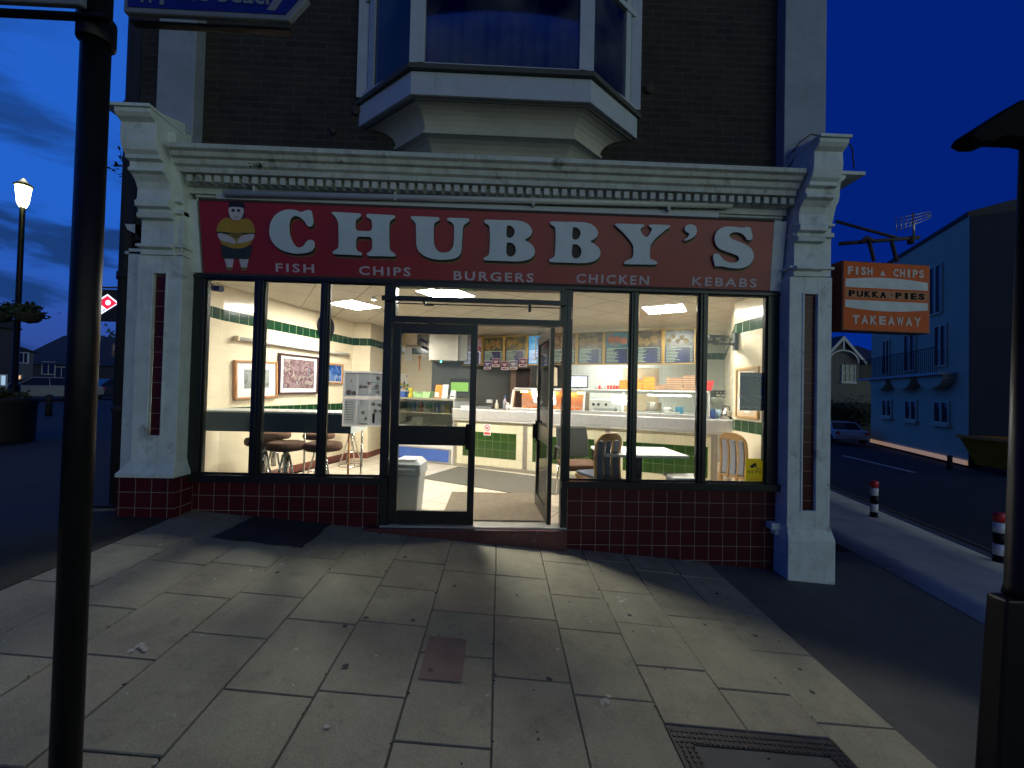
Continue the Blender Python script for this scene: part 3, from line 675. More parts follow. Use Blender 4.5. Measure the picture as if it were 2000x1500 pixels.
# stall risers
b = B()
for x0, x1 in ((-3.185, -1.213),):
    b.face([(x0, 0, -.1), (x1, 0, -.1), (x1, 0, .527), (x0, 0, .527)], 0, [(x0+3.06, -.1-.375), (x1+3.06, -.1-.375), (x1+3.06, .527-.375), (x0+3.06, .527-.375)])
b.build('stall_riser', 'redtile', shop); b = B()
x0, x1 = .736, 2.99
b.face([(x0, 0, -.6), (x1, 0, -.6), (x1, 0, .527), (x0, 0, .527)], 0, [(x0-.745, -.6-.375), (x1-.745, -.6-.375), (x1-.745, .527-.375), (x0-.745, .527-.375)])
b.build('stall_riser', 'redtile', shop)
b = B(); b.box(-3.19, -1.213, .01, .16, -.6, .52); b.build('riser_wall', 'matblack', shop); b = B(); b.box(.736, 2.99, .01, .16, -.7, .52); b.build('riser_wall', 'matblack', shop)
b = B(); b.box(2.88, 2.985, -.10, -.001, .13, .20); b.box(2.93, 2.985, -.08, -.001, .07, .13); b.build('pipe_bracket', 'white', shop, bevel=.01)
# doors
def door_leaf(name, wd, par_loc, rz, hinge_left):
    """leaf built from x=0 (hinge) to wd, at local y 0..0.045"""
    b = B(); s = .085; h0, h1 = .112, 2.205
    b.box(0, s, 0, .045, h0, h1); b.box(wd-s+.015, wd, 0, .045, h0, h1)
    x0, x1 = s, wd-s+.015
    b.box(x0, x1, .001, .044, 2.10, h1); b.box(x0, x1, .001, .044, .935, 1.135); b.box(x0, x1, .001, .044, h0, .25)
    o = b.build(name, 'frame', shop, bevel=.004)
    o.location = par_loc; o.rotation_euler = (0, 0, rz)
    b = B(); b.box(x0, x1, .02, .026, 1.135, 2.10); b.build('pane', 'glass', o)
    b = B(); b.box(x0, x1, .02, .026, .25, .935); b.build('pane', 'glass', o)
    b = B(); hx = wd-.10
    b.box(hx, hx+.06, -.022, -.001, .90, 1.16); b.box(hx+.01, hx+.05, -.05, -.0225, .94, 1.12)
    b.box(hx, hx+.06, .046, .066, .90, 1.16); b.box(hx+.01, hx+.05, .067, .10, .94, 1.12)
    b.build('handle', 'black', o, bevel=.005)
    return o
door_leaf('door', .885, (-1.127, -.02, 0), 0, True)
door_leaf('door', .84, (.578, .03, 0), R(180)-math.atan2(.82, .055), False)
# worn rollers / sign light trough tube above the sign
b = B(); b.tube([(-2.80, -.17, 3.43), (2.36, -.17, 3.50)], .030, 12)
for x in (-2.5, -1.1, .3, 1.7): b.box(x-.012, x+.012, -.19, -.12, 3.42, 3.51)
b.box(-2.9, 2.25, -.135, -.101, 3.385, 3.437)
b.build('sign_light_tube', 'greyplastic', shop)

# ---------------- interior shell
FZ, CZ_ = .10, 2.83
LP = [(-3.67, .07), (-3.684, 1.2), (-2.969, 3.95), (-2.62, 3.95), (-2.40, 5.65)]
def wall(name, pts, rows, par=shop, flip=False, u0=0.):
    b = B(); u = u0; mats = []
    for p, q in zip(pts, pts[1:]):
        for z0, z1, mk in rows:
            if mk not in mats: mats.append(mk)
            uvq(b, p, q, z0, z1, mats.index(mk), u, z0 if mk != 'cream' or z0 > 1 else z1)
        u += math.hypot(q[0]-p[0], q[1]-p[1])
    return b.build(name, mats, par, weld=False)
rows = [(FZ, .22, 'skirt'), (.22, 1.056, 'cream'), (1.056, 1.208, 'green'), (1.208, 2.362, 'cream'), (2.362, 2.512, 'green'), (2.512, CZ_, 'cream')]
wall('interior_wall', LP, rows)
wall('interior_wall', [(-2.40, 5.65), (-1.66, 5.65)], rows)
wall('interior_wall', [(3.2, .07), (3.2, 1.16), (5.2, 4.95)], rows)
rk = [(FZ, 1.056, 'whitetile'), (1.056, 2.362, 'whitetile'), (2.362, 2.512, 'green'), (2.512, CZ_, 'whitetile')]
wall('kitchen_wall', [(1.45, 4.95), (2.83, 4.95)], rk); wall('kitchen_wall', [(3.67, 4.95), (5.2, 4.95)], rk)
wall('kitchen_wall', [(2.83, 4.95), (3.67, 4.95)], [(2.12, 2.362, 'whitetile'), (2.362, 2.512, 'green'), (2.512, CZ_, 'whitetile')])
b = B(); b.box(2.83, 3.67, 4.96, 5.3, 1.0, 2.12); b.build('hatch_recess', 'bulkhead', shop)
b = B(); uvq(b, (1.45, 5.66), (1.45, 4.95), FZ, CZ_, 0); uvq(b, (-1.66, 5.66), (1.45, 5.66), FZ, CZ_, 0)
for x in (-1.0, -.35, .3, .95): b.box(x-.006, x+.006, 5.645, 5.659, FZ, CZ_)
b.build('grey_wall_panel', 'greywall', shop)
b = B(); b.face([(-3.8, -.0, FZ), (3.4, -.0, FZ), (5.4, 5.9, FZ), (-2.5, 5.9, FZ)])
ca_, sa_ = math.cos(R(28)), math.sin(R(28)); b.uv[-1] = [(x*ca_-y*sa_, x*sa_+y*ca_) for x, y, z in b.f and [b.v[i] for i in b.f[-1]]]
b.build('interior_floor', 'floor', shop)
b = B(); b.face([(-3.8, .06, CZ_), (3.4, .06, CZ_), (5.4, 5.9, CZ_), (-2.45, 5.9, CZ_), (-3.01, 4.0, CZ_), (-3.8, 1.22, CZ_)][::-1])
ang = math.atan2(.33, .55); a9 = R(-31)
b.uv[-1] = [((x-2.076)*math.cos(a9)-(y-1.701)*math.sin(a9), (x-2.076)*math.sin(a9)+(y-1.701)*math.cos(a9)) for x, y, z in [b.v[i] for i in b.f[-1]]]
b.build('ceiling', 'ceil', shop)
b = B(); b.box(-3.7, 3.2, .061, .12, 2.67, 2.95); b.build('window_head', 'bulkhead', shop)
# ceiling light panels (recessed squares, turned with the ceiling grid)
def ceil_light(cx, cy, label, sx=.60, sy=.60):
    t = thing('ceiling_light', label, 'ceiling light', (cx, cy, CZ_), R(-31), 'lit square ceiling panels in the shop')
    b = B(); h = sx/2; k = sy/2
    for q in ((-h, h, -k, -k+.02), (-h, h, k-.02, k), (-h, -h+.02, -k+.02, k-.02), (h-.02, h, -k+.02, k-.02)): b.box(q[0], q[1], q[2], q[3], -.012, -.002)
    b.build('frame', 'whiteplastic', t)
    b = B(); b.box(-h+.021, h-.021, -k+.021, k-.021, -.010, -.004); b.build('diffuser', 'panel', t)
    return t
ceil_light(2.487, 1.80, 'square lit ceiling panel over the right-hand shop window')
ceil_light(-.76, 1.22, 'square lit ceiling panel seen through the fanlight over the door')
ceil_light(-2.33, 2.20, 'square lit ceiling panel near the wall clock')
ceil_light(.85, .50, 'added unseen ceiling panel close to the glass, behind the fascia over the door, filling light onto the pavement', .40, .40)  # extra fill lamp, out of view, added to even the light on the pavement
ceil_light(2.7, 4.25, 'added unseen ceiling panel of the kitchen, behind the right menu boards', .42, .42)  # unseen panel added to brighten the white tiled back wall
ceil_light(.55, 5.46, 'added unseen ceiling panel of the kitchen, behind the left menu boards', .30, .16)  # second added kitchen panel, out of sight, for more light at the back

p = onZ(730, 583, CZ_-.03)
t = thing('ceiling_spotlight', 'tiny bright spotlight on the ceiling beside the panel near the clock', 'spotlight', (p.x, p.y, CZ_))
b = B(); b.lathe((0, 0, -.05), [(.0, 0), (.035, .0), (.035, .049), (0, .049)], 14); b.build('housing', 'whiteplastic', t)
b = B(); b.lathe((0, 0, -.053), [(0, -.004), (.028, .0), (.028, .002)], 12); b.build('bulb', emit('spot_bulb', (.8, 1., .8), 40.), t)
# ================================================================== FASCIA SIGN
sign = thing('fascia_sign', 'red sloping fascia sign with big pale letters over the shop windows', 'sign', (0, 0, 0))
S0 = Vector((0, -.045, 2.650)); S1 = Vector((0, -.135, 3.374)); SV = (S1-S0); SH = SV.length; SV.normalize()
SN = Vector((1, 0, 0)).cross(SV)   # faces the street (-Y)
def onS(x, y):
    d = _ray(x, y); t = SN.dot(S0-CAM)/SN.dot(d); p = CAM+d*t; return p.x, (p-S0).dot(SV)
b = B()
P = [S0+Vector((-3.06, 0, 0)), S0+Vector((2.862, 0, 0)), S1+Vector((2.842, 0, 0)), S1+Vector((-3.072, 0, 0))]
Bk = [p-SN*.018 for p in P]
b.hexa([P[0], P[1], Bk[1], Bk[0], P[3], P[2], Bk[2], Bk[3]]); b.build('board', 'red', sign)
b = B()
for p, q in ((P[0], P[1]), (P[3], P[2])):
    v = SV*.012; b.hexa([p-v+SN*.006, q-v+SN*.006, q-v-SN*.02, p-v-SN*.02, p+v+SN*.006, q+v+SN*.006, q+v-SN*.02, p+v-SN*.02])
b.build('trim', 'rust', sign)
G = {}
z1 = lambda x, y: (500+x/5, 390+y/5); z2 = lambda x, y: (900+x/6.25, 400+y/6.25); z3 = lambda x, y: (1200+x/6.25, 410+y/6.25)
G['C'] = [[z1(*p) for p in [(150,310),(165,230),(205,165),(270,122),(345,108),(410,118),(450,133),(490,122),(525,113),(547,122),(557,160),(565,210),(562,245),(543,265),(515,255),(490,215),(450,180),(410,163),(375,168),(345,195),(332,250),(333,310),(345,370),(370,430),(405,468),(440,478),(480,460),(505,425),(530,405),(560,405),(577,430),(572,475),(545,505),(490,522),(400,528),(310,510),(235,475),(185,425),(157,370)]]]
G['H'] = [[z1(*p) for p in [(755,137),(770,134),(800,133),(900,140),(1010,146),(1027,152),(1025,165),(1005,185),(982,205),(975,235),(976,280),(985,302),(1010,315),(1060,317),(1115,318),(1138,306),(1147,280),(1145,230),(1130,195),(1098,178),(1090,162),(1110,152),(1230,158),(1345,165),(1360,176),(1355,186),(1330,200),(1308,225),(1303,300),(1305,460),(1315,500),(1345,525),(1364,543),(1350,556),(1230,552),(1115,550),(1097,538),(1103,528),(1125,515),(1145,490),(1148,450),(1148,410),(1140,380),(1115,366),(1060,364),(1010,363),(988,378),(980,410),(982,480),(1000,510),(1033,525),(1037,538),(1020,545),(900,538),(780,532),(765,520),(775,510),(790,500),(815,480),(822,430),(820,270),(812,215),(790,175)]]]
G['U'] = [[z1(*p) for p in [(1520,182),(1530,176),(1560,174),(1670,179),(1775,184),(1790,196),(1785,208),(1770,215),(1745,235),(1735,280),(1735,400),(1742,450),(1765,495),(1800,522),(1850,527),(1900,510),(1930,470),(1940,420),(1943,290),(1935,250),(1910,220),(1877,207),(1877,194),(1905,190),(1990,192),(2068,196),(2082,205),(2078,216),(2060,230),(2032,250),(2020,282),(2012,386),(2004,498),(1985,545),(1940,575),(1850,588),(1750,583),(1670,560),(1610,520),(1582,470),(1575,410),(1572,270),(1565,235),(1540,205)]]]
b1 = [[(290,212),(300,200),(330,197),(480,202),(640,205),(700,210),(770,225),(830,265),(862,320),(855,365),(825,400),(790,418),(775,433),(790,452),(840,480),(880,520),(897,570),(885,620),(840,660),(770,683),(680,692),(540,688),(400,683),(305,679),(285,664),(295,654),(312,645),(345,620),(355,580),(360,490),(362,400),(358,290),(345,255),(310,232)],
      [(556,275),(565,260),(592,255),(630,272),(655,305),(662,345),(640,395),(605,418),(565,410),(551,380),(551,330)], [(556,478),(570,464),(595,462),(640,480),(670,520),(676,570),(660,615),(625,643),(580,640),(555,610),(549,550)]]
G['B'] = [[z2(*p) for p in c] for c in b1]
G['B2'] = [[z2(p[0]+800-(p[1]-210)*.015, p[1]+21) for p in c] for c in b1]
G['Y'] = [[z3(*p) for p in [(5,192),(20,184),(60,183),(200,188),(330,192),(343,203),(320,222),(303,245),(310,280),(350,333),(378,342),(405,330),(430,290),(450,255),(445,225),(420,210),(425,196),(540,196),(648,200),(660,210),(650,222),(620,240),(570,280),(500,340),(450,400),(425,440),(415,520),(415,580),(430,610),(470,625),(495,642),(490,665),(300,666),(130,662),(118,648),(140,628),(185,610),(215,585),(225,540),(225,450),(205,410),(160,350),(110,290),(50,235)]]]
G["'"] = [[z3(*p) for p in [(850,230),(870,203),(910,192),(955,200),(982,232),(984,280),(960,325),(910,358),(855,378),(845,372),(885,345),(903,315),(898,290),(865,270),(850,252)]]]
G['S'] = [[z3(*p) for p in [(1215,330),(1235,280),(1280,240),(1350,218),(1430,220),(1520,232),(1560,230),(1600,222),(1635,230),(1645,260),(1660,330),(1655,360),(1630,372),(1600,362),(1570,320),(1530,290),(1470,275),(1410,285),(1380,310),(1385,340),(1420,370),(1520,410),(1610,455),(1660,505),(1675,570),(1660,625),(1620,675),(1560,705),(1470,715),(1370,705),(1290,688),(1225,690),(1212,672),(1200,620),(1193,570),(1210,548),(1245,548),(1275,575),(1320,625),(1380,652),(1440,655),(1490,635),(1507,605),(1495,570),(1450,545),(1350,510),(1270,475),(1230,430),(1213,380)]]]
def smooth_loop(pts, k=3):
    n = len(pts); o_ = []
    for i in range(n):
        p0, p1, p2, p3 = (Vector(pts[(i+j-1) % n]) for j in range(4))
        for s in range(k):
            t = s/k; o_.append(.5*((2*p1)+(p2-p0)*t+(2*p0-5*p1+4*p2-p3)*t*t+(3*p1-p0-3*p2+p3)*t**3))
    return o_
def glyph(loops, mk, ex, off, shift, lift, name='lettering'):
    cu = bpy.data.curves.new('g', 'CURVE'); cu.dimensions = '2D'; cu.fill_mode = 'BOTH'; cu.extrude = ex; cu.offset = off; cu.resolution_u = 1
    for lp in loops:
        pts = smooth_loop([onS(*p) for p in lp]); sp = cu.splines.new('POLY'); sp.points.add(len(pts)-1)
        for q, p in zip(sp.points, pts): q.co = (p[0]+shift[0], p[1]+shift[1], 0, 1)
        sp.use_cyclic_u = True
    mx = basis(S0+SN*lift, (1, 0, 0), SV)
    return curve_mesh(cu, name, mk, sign, mx)
def area(lp): return sum(a[0]*b_[1]-b_[0]*a[1] for a, b_ in zip(lp, lp[1:]+lp[:1]))
for ch, loops in G.items():
    glyph(loops, 'letter', .008, .0045, (0, 0), .022)
    glyph([loops[0]], 'shadow', .001, .004, (.006, -.022), .0045, 'letter_outline')
    glyph([loops[0]], 'gold', .001, 0, (.012, -.036), .0018, 'letter_outline')
for s, xa, xb, yb, yt in (('FISH', 539, 614, 531.5, 514), ('CHIPS', 701.5, 802, 537.5, 519.5), ('BURGERS', 886, 1042, 547.5, 529), ('CHICKEN', 1125, 1267, 553, 534.5), ('KEBABS', 1351, 1477, 558.5, 540.5)):
    u0, v0 = onS(xa, yb-(.6)); u1, _ = onS(xb, yb); _, v1 = onS(xa, yt)
    text(s, S0+Vector((u0, 0, 0))+SV*v0+SN*.003, (1, 0, 0), SV, u1-u0, v1-v0, 'ltext', sign, bold=.022, space=1.28)
# the painted plump man at the left end
def blob(pts, mk, lift, par=sign, name='painted_figure', k=3, zz=None):
    cu = bpy.data.curves.new('g', 'CURVE'); cu.dimensions = '2D'; cu.fill_mode = 'BOTH'; cu.extrude = .0004
    q_ = smooth_loop([onS(380+p[0]/5, 370+p[1]/5) for p in pts], k); sp = cu.splines.new('POLY'); sp.points.add(len(q_)-1)
    for q, p in zip(sp.points, q_): q.co = (p[0], p[1], 0, 1)
    sp.use_cyclic_u = True
    return curve_mesh(cu, name, mk, par, basis(S0+SN*lift, (1, 0, 0), SV))
blob([(335,150),(345,118),(400,105),(470,118),(492,160),(485,230),(480,280),(345,285),(335,200)], 'painthair', .0020)
blob([(338,180),(400,172),(478,185),(476,250),(450,292),(405,302),(360,285),(340,240)], 'skin', .0034)
blob([(365,196),(385,192),(398,205),(385,220),(365,214)], 'painthair', .0046); blob([(418,198),(438,194),(450,207),(438,222),(418,216)], 'painthair', .0046)
blob([(385,262),(410,270),(432,262),(412,278)], 'darkred', .0046)
blob([(295,280),(345,285),(405,308),(470,290),(530,290),(575,340),(592,420),(570,440),(560,520),(480,570),(400,578),(310,555),(258,520),(240,440),(215,410),(240,330)], 'mustard', .0030)
blob([(230,432),(290,435),(370,470),(405,510),(395,532),(330,520),(250,490)], 'skin', .0044)
blob([(585,440),(520,440),(450,465),(425,500),(430,525),(490,520),(570,490)], 'skin', .0044)
blob([(215,412),(330,420),(405,425),(500,425),(588,428),(586,440),(500,440),(400,442),(240,432)], 'darkgreen', .0040)
blob([(350,430),(400,425),(460,430),(440,470),(410,480),(370,465)], 'gold', .0052)
blob([(262,545),(330,562),(400,578),(480,572),(562,545),(555,620),(530,680),(430,678),(385,678),(285,672),(268,610)], 'darkgreen', .0040)
blob([(300,676),(380,680),(378,730),(365,770),(320,765),(308,730)], 'skin', .0036); blob([(442,680),(526,680),(518,730),(512,770),(462,765),(450,730)], 'skin', .0036)
blob([(315,760),(372,762),(375,792),(315,792)], 'gold', .0050, k=1); blob([(458,762),(515,762),(516,792),(456,792)], 'gold', .0050, k=1)

# ================================================================== INTERIOR FITTINGS
CA = math.atan2(-.444, 1.); CP = Vector((-.80, 3.35, 0)); CE = Vector((math.cos(CA), math.sin(CA), 0)); CN = Vector((-math.sin(CA), math.cos(CA), 0))
def cpt(s, t, z=0.): p = CP+CE*s+CN*t; return (p.x, p.y, z)
FZ = .10
# serving counter
ct = thing('serving_counter', 'long serving counter faced in cream and green tiles with a steel top', 'counter', cpt(0, 0, 0), CA)
b = B(); LEN = 4.62
def luv(b, x0, x1, z0, z1, mi, y=0.): b.face([(x0, y, z0), (x1, y, z0), (x1, y, z1), (x0, y, z1)], mi, [(x0-.005, z0-.155), (x1-.005, z0-.155), (x1-.005, z1-.155), (x0-.005, z1-.155)])
T = .152
cols_ = [(.03, 1.345), (1.425, 2.765), (2.845, 4.30)]
for x0, x1 in cols_: luv(b, x0, x1, .155, .985, 0)
b.box(.0, LEN-.3, .012, .60, FZ, .98, 0)
b.build('tiled_front', 'ctile', ct, weld=False)
for x0, x1 in cols_:
    g0 = x0+.14; g1 = x1-.17; n = round((g1-g0)/T); g0 = .005+T*round((g0-.005)/T); g1 = g0+n*T
    b = B(); z0 = .155+T*1; luv(b, g0, g1, z0, z0+3*T, 0, -.003); b.build('green_tile_panel', 'olive', ct)
b = B()
for x0, x1 in ((-.0, .03), (1.345, 1.425), (2.765, 2.845), (4.30, 4.39)): b.box(x0, x1, -.006, .004, .10, .985)
b.box(0, 4.39, -.008, .006, .10, .154); b.box(-.045, .0, -.01, .58, .10, 1.0)
b.build('steel_trim', 'steel2', ct, bevel=.002)
b = B(); b.box(-.05, LEN, -.06, .62, .99, 1.172); b.box(-.05, LEN, -.05, .6, .955, .989); b.build('steel_top', 'steel', ct, bevel=.008)
b = B(); b.tube([(4.345, .10, .1), (4.345, .10, .96)], .045, 16); b.build('leg', 'steel', ct)
# no-dogs notice
t = thing('no_dogs_notice', 'white no-dogs notice with red ring stuck on the counter tiles', 'notice', cpt(.655, -.006, .812), CA)
b = B(); b.box(-.07, .07, -.003, 0, -.105, .105); b.build('card', 'paper', t, bevel=.002)
b = B()
for k in range(24):
    a0, a1 = 2*math.pi*k/24, 2*math.pi*(k+1)/24
    b.face([(.058*math.cos(a0), -.0045, .03+.058*math.sin(a0)), (.058*math.cos(a1), -.0045, .03+.058*math.sin(a1)), (.046*math.cos(a1), -.0045, .03+.046*math.sin(a1)), (.046*math.cos(a0), -.0045, .03+.046*math.sin(a0))])
b.face([(-.042, -.0045, .066), (-.034, -.0045, .072), (.042, -.0045, -.006), (.034, -.0045, -.012)])
b.face([(-.06, -.0045, -.09), (.06, -.0045, -.09), (.06, -.0045, -.05), (-.06, -.0045, -.05)])
b.build('prohibition_ring', 'redplastic', t)
b = B(); b.face([(-.030, -.004, .02), (.018, -.004, .02), (.018, -.004, .04), (-.03, -.004, .04)])
for q in (-.028, -.016, .004, .013): b.face([(q, -.004, .002), (q+.006, -.004, .002), (q+.006, -.004, .021), (q, -.004, .021)])
b.face([(.012, -.004, .036), (.034, -.004, .040), (.03, -.004, .052), (.016, -.004, .056)]); b.face([(-.04, -.004, .055), (-.035, -.004, .058), (-.027, -.004, .038), (-.031, -.004, .036)])
b.build('dog_symbol', 'matblack', t)
# hot cabinet on the counter
hc = thing('heated_display_cabinet', 'long steel and glass heated display cabinet on the counter, glowing orange at its left end', 'display cabinet', cpt(1.08, 0, 1.172), CA)
HL = 3.2; H = .415
M['heat'] = emit('heat_lamp_quartz', (1.0, .27, .05), 150.)
M['tubelit'] = emit('cabinet_tube', (1., .93, .75), 14.)
M['warmsteel'] = mat('cabinet_inner_steel', (.55, .45, .36), .35, .6, var=.15)
b = B(); b.prism([(.13, H-.03), (.56, H-.03), (.56, H), (.16, H), (.13, H-.012)], 'x', .02, HL-.02); b.box(.02, HL-.02, .14, .54, H-.062, H-.031); b.build('canopy', 'steel', hc, bevel=.003)
b = B(); b.box(0, HL, .02, .58, 0, .035); b.box(0, HL, -.0, .05, .0, .055); b.build('base_tray', 'steel', hc, bevel=.004)
for x in (0, 1.30, 1.93, HL-.02):
    b = B(); b.prism([(.02, .036), (.10, .036), (.19, H-.063), (.13, H-.035), (.115, H-.035)], 'x', x, x+.022); b.build('upright', 'whiteplastic' if x == 0 else 'steel', hc)
b = B(); b.face([(.02, .03, .056), (HL-.02, .03, .056), (HL-.02, .135, H-.03), (.02, .135, H-.03)]); b.build('glass_front', 'glass2', hc)
b = B(); b.box(.03, 1.3, .52, .545, .036, H-.063); b.box(1.3, 1.31, .1, .54, .036, H-.063); b.build('inner_back', 'warmsteel', hc)
b = B()
for x in (.12, .52, .90, 1.16): b.box(x, x+.12, .24, .26, H-.085, H-.063)
b.build('heat_lamp', 'heat', hc)
b = B(); b.tube([(2.30, .30, H-.078), (2.95, .30, H-.078)], .012, 8); b.build('light_tube', 'tubelit', hc)
b = B()
for k in range(14):
    x = .15+.075*k+rnd.uniform(-.01, .01); y = rnd.uniform(.15, .4); b.lathe((x, y, .035), [(.0, .05), (.03, .045), (.04, .02), (.035, 0)], 8)
b.build('hot_food', mat('golden_batter', (.45, .20, .05), .6, var=.3, scale=30), hc)
b = B(); b.box(1.45, 1.80, .2, .45, .036, .10)
for k in range(4): b.box(2.02+.27*k, 2.25+.27*k, .12, .42, .036, .075)
b.build('food_trays', 'greyplastic', hc)
# things behind, seen through the glass
def small(name, label, cat, mk, fn, loc, rz=0., group=None, bevel=.003):
    t_ = B(); fn(t_); o = t_.build(name, mk, None, bevel); o.location = loc; o.rotation_euler = (0, 0, rz); return tag(o, label, cat, group)
# items on the counter at its left end
def bottle(name, label, s, body, tip, h=.2, t=.2):
    r = thing(name, label, 'bottle', cpt(s, t, 1.1725), CA)
    b = B(); b.lathe((0, 0, 0), [(.001, 0), (.036, 0), (.038, h*.45), (.030, h*.58), (.014, h*.78), (.012, h*.80)], 16); b.build('body', body, r)
    b = B(); b.lathe((0, 0, 0), [(.015, h*.801), (.015, h*.9), (.004, h), (.0, h)], 12); b.build('nozzle', tip, r); return r
bottle('vinegar_bottle', 'cream squeezy bottle on the steel counter left of the heated cabinet', .74, mat('cream_bottle', (.70, .62, .45), .4), 'whiteplastic', .18)
bottle('sauce_bottle', 'grey bottle with a tall blue nozzle on the steel counter', .90, mat('grey_bottle', (.30, .32, .36), .4), 'blue', .27)
r = thing('salt_shaker', 'white and steel salt shaker beside the left upright of the heated cabinet', 'shaker', cpt(1.0, .12, 1.1725))
b = B(); b.lathe((0, 0, 0), [(.001, 0), (.04, 0), (.04, .10)], 14); b.build('body', 'whiteplastic', r)
b = B(); b.lathe((0, 0, 0), [(.041, .1005), (.041, .13), (.03, .145), (.0, .147)], 14); b.build('cap', 'chrome', r)
t = thing('till', 'dark cash till at the back of the counter', 'cash till', cpt(.42, .42, 1.1725), CA)
b = B(); b.hexa([(-.16, -.12, 0), (.16, -.12, 0), (.16, .15, 0), (-.16, .15, 0), (-.16, -.10, .05), (.16, -.10, .05), (.16, .15, .10), (-.16, .15, .10)]); b.build('body', 'leather', t, bevel=.004)
b = B(); b.box(-.05, .07, .10, .13, .101, .17); b.build('screen', 'greyplastic', t, bevel=.003)
small('white_tray', 'shallow white tray on the counter top beside the till', 'tray', 'whiteplastic', lambda b: b.prism([(-.09, 0), (.09, 0), (.11, .05), (-.11, .05)], 'y', -.07, .07), cpt(.14, .16, 1.1725), CA)
t = thing('card_reader', 'white card machine on top of the drinks fridge', 'card reader', cpt(-.14, .1, 1.345), CA)
b = B(); b.hexa([(-.055, -.03, 0), (.055, -.03, 0), (.055, .04, 0), (-.055, .04, 0), (-.05, .01, .15), (.05, .01, .15), (.05, .035, .16), (-.05, .035, .16)]); b.build('body', 'whiteplastic', t, bevel=.005)
b = B(); b.box(-.04, .04, -.026, -.012, .03, .06); b.build('keypad', 'darkred', t)

# drinks display fridge
fr = thing('display_fridge', 'low glass-fronted display fridge with a blue stripe, left of the counter', 'display fridge', cpt(-1.62, .02, 0), CA)
b = B(); b.box(0, 1.56, .0, .70, .10, .80); b.build('body', 'whiteplastic', fr, bevel=.006)
b = B(); b.box(.02, 1.48, -.012, -.001, .14, .37); b.build('blue_stripe', 'blue', fr, bevel=.003)
b = B(); b.box(.0, 1.48, -.02, -.013, .11, .139); b.box(.0, 1.50, -.02, -.001, .371, .395); b.box(1.481, 1.52, -.02, -.001, .11, .37); b.build('bumper_rail', 'alu', fr, bevel=.003)
b = B(); b.box(-.02, 1.58, -.02, .72, 1.31, 1.345); b.build('top_shelf', 'steel2', fr, bevel=.003)
b = B(); b.box(.0, 1.56, .64, .70, .80, 1.31); b.box(0, .02, .0, .64, .80, 1.31); b.box(1.54, 1.56, .0, .64, .80, 1.31); b.build('cabinet_back', 'greyplastic', fr)
b = B(); b.box(.02, 1.54, .0, .008, .80, 1.31); b.build('glass_front', 'glass2', fr)
b = B(); b.box(.02, 1.54, .18, .62, 1.04, 1.055); b.build('wire_shelf', 'chrome', fr)
bc = [mat('drink_%s' % n, c, .3) for n, c in (('orange', (.75, .22, .03)), ('green', (.08, .38, .12)), ('blue', (.05, .16, .55)), ('yellow', (.75, .60, .05)), ('red', (.6, .04, .04)), ('clear', (.6, .66, .66)))]
BOT = [(.62, 'orange', 4, 0), (.72, 'clear', 3, 5), (.83, 'green', 1, 1), (.93, 'clear', 5, 5), (1.02, 'blue', 2, 2), (1.13, 'clear', 0, 5), (1.24, 'yellow', 3, 3), (1.36, 'orange', 0, 0), (1.46, 'red', 1, 4), (.45, 'blue', 2, 2)]
for k, (x, cn, _, ci) in enumerate(sorted(BOT)):
    o = B().lathe((0, 0, 0), [(.001, 0), (.032, 0), (.034, .10), (.028, .14), (.013, .17), (.013, .20), (0, .20)], 12).build('drink_bottle', bc[ci])
    p = fr.location; o.location = cpt(-1.62+x, .02+.30, 1.056); tag(o, '%s drink bottle on the glass shelf of the display fridge, %s from the left' % (cn, ORD[k]), 'bottle', 'drink bottles in the display fridge')
small('food_tub', 'white plastic tub on the lower deck of the display fridge', 'tub', 'whiteplastic', lambda b: b.prism([(-.11, 0), (.11, 0), (.14, .15), (-.14, .15)], 'y', -.1, .1), cpt(-.95, .22, .802), CA)
small('paper_tray', 'flat white tray beside the tub in the display fridge', 'tray', 'paper', lambda b: b.box(-.17, .17, -.1, .1, 0, .03), cpt(-.52, .25, .802), CA+.2)
# goods on top of the fridge
small('yellow_bottle', 'bright yellow bottle with a green label on top of the fridge', 'bottle', 'yellow', lambda b: b.lathe((0, 0, 0), [(.001, 0), (.05, 0), (.055, .05), (.028, .09), (.045, .13), (.045, .19), (.0, .19)], 14), cpt(-1.22, .25, 1.346))
small('blue_white_box', 'white and blue carton on top of the fridge, left end', 'box', 'blue', lambda b: b.box(-.11, .11, -.08, .08, 0, .115), cpt(-1.42, .25, 1.346), CA)
small('green_sauce_rack', 'pale green slanted sachet box on top of the fridge', 'box', mat('pale_green_plastic', (.45, .72, .30), .5), lambda b: [b.prism([(-.20, 0), (-.01, 0), (-.0, .13), (-.05, .06), (-.21, .12)], 'y', -.07, .07), b.prism([(0.005, 0), (.17, 0), (.20, .13), (.13, .10), (.02, .12)], 'y', -.07, .07)], cpt(-.88, .22, 1.346), CA)
t = thing('leaflet_holder', 'clear leaflet holder full of orange and white menus on top of the fridge', 'leaflet holder', cpt(-.45, .18, 1.346), CA)
b = B(); b.box(-.15, .14, -.01, .06, 0, .07); b.build('holder', 'greyplastic', t, bevel=.003)
b = B(); b.hexa([(-.145, -.03, .0), (.01, -.03, .0), (.01, -.015, .0), (-.145, -.015, .0), (-.12, -.01, .26), (.03, -.01, .26), (.03, .0, .26), (-.12, .0, .26)]); b.build('leaflet', 'orangebox', t)
b = B(); b.hexa([(.02, -.03, .0), (.15, -.03, .0), (.15, -.015, .0), (.02, -.015, .0), (.04, -.01, .27), (.17, -.01, .27), (.17, .0, .27), (.04, .0, .27)])
b.box(-.13, -.03, -.04, -.032, .02, .12); b.build('leaflet', 'paper', t)

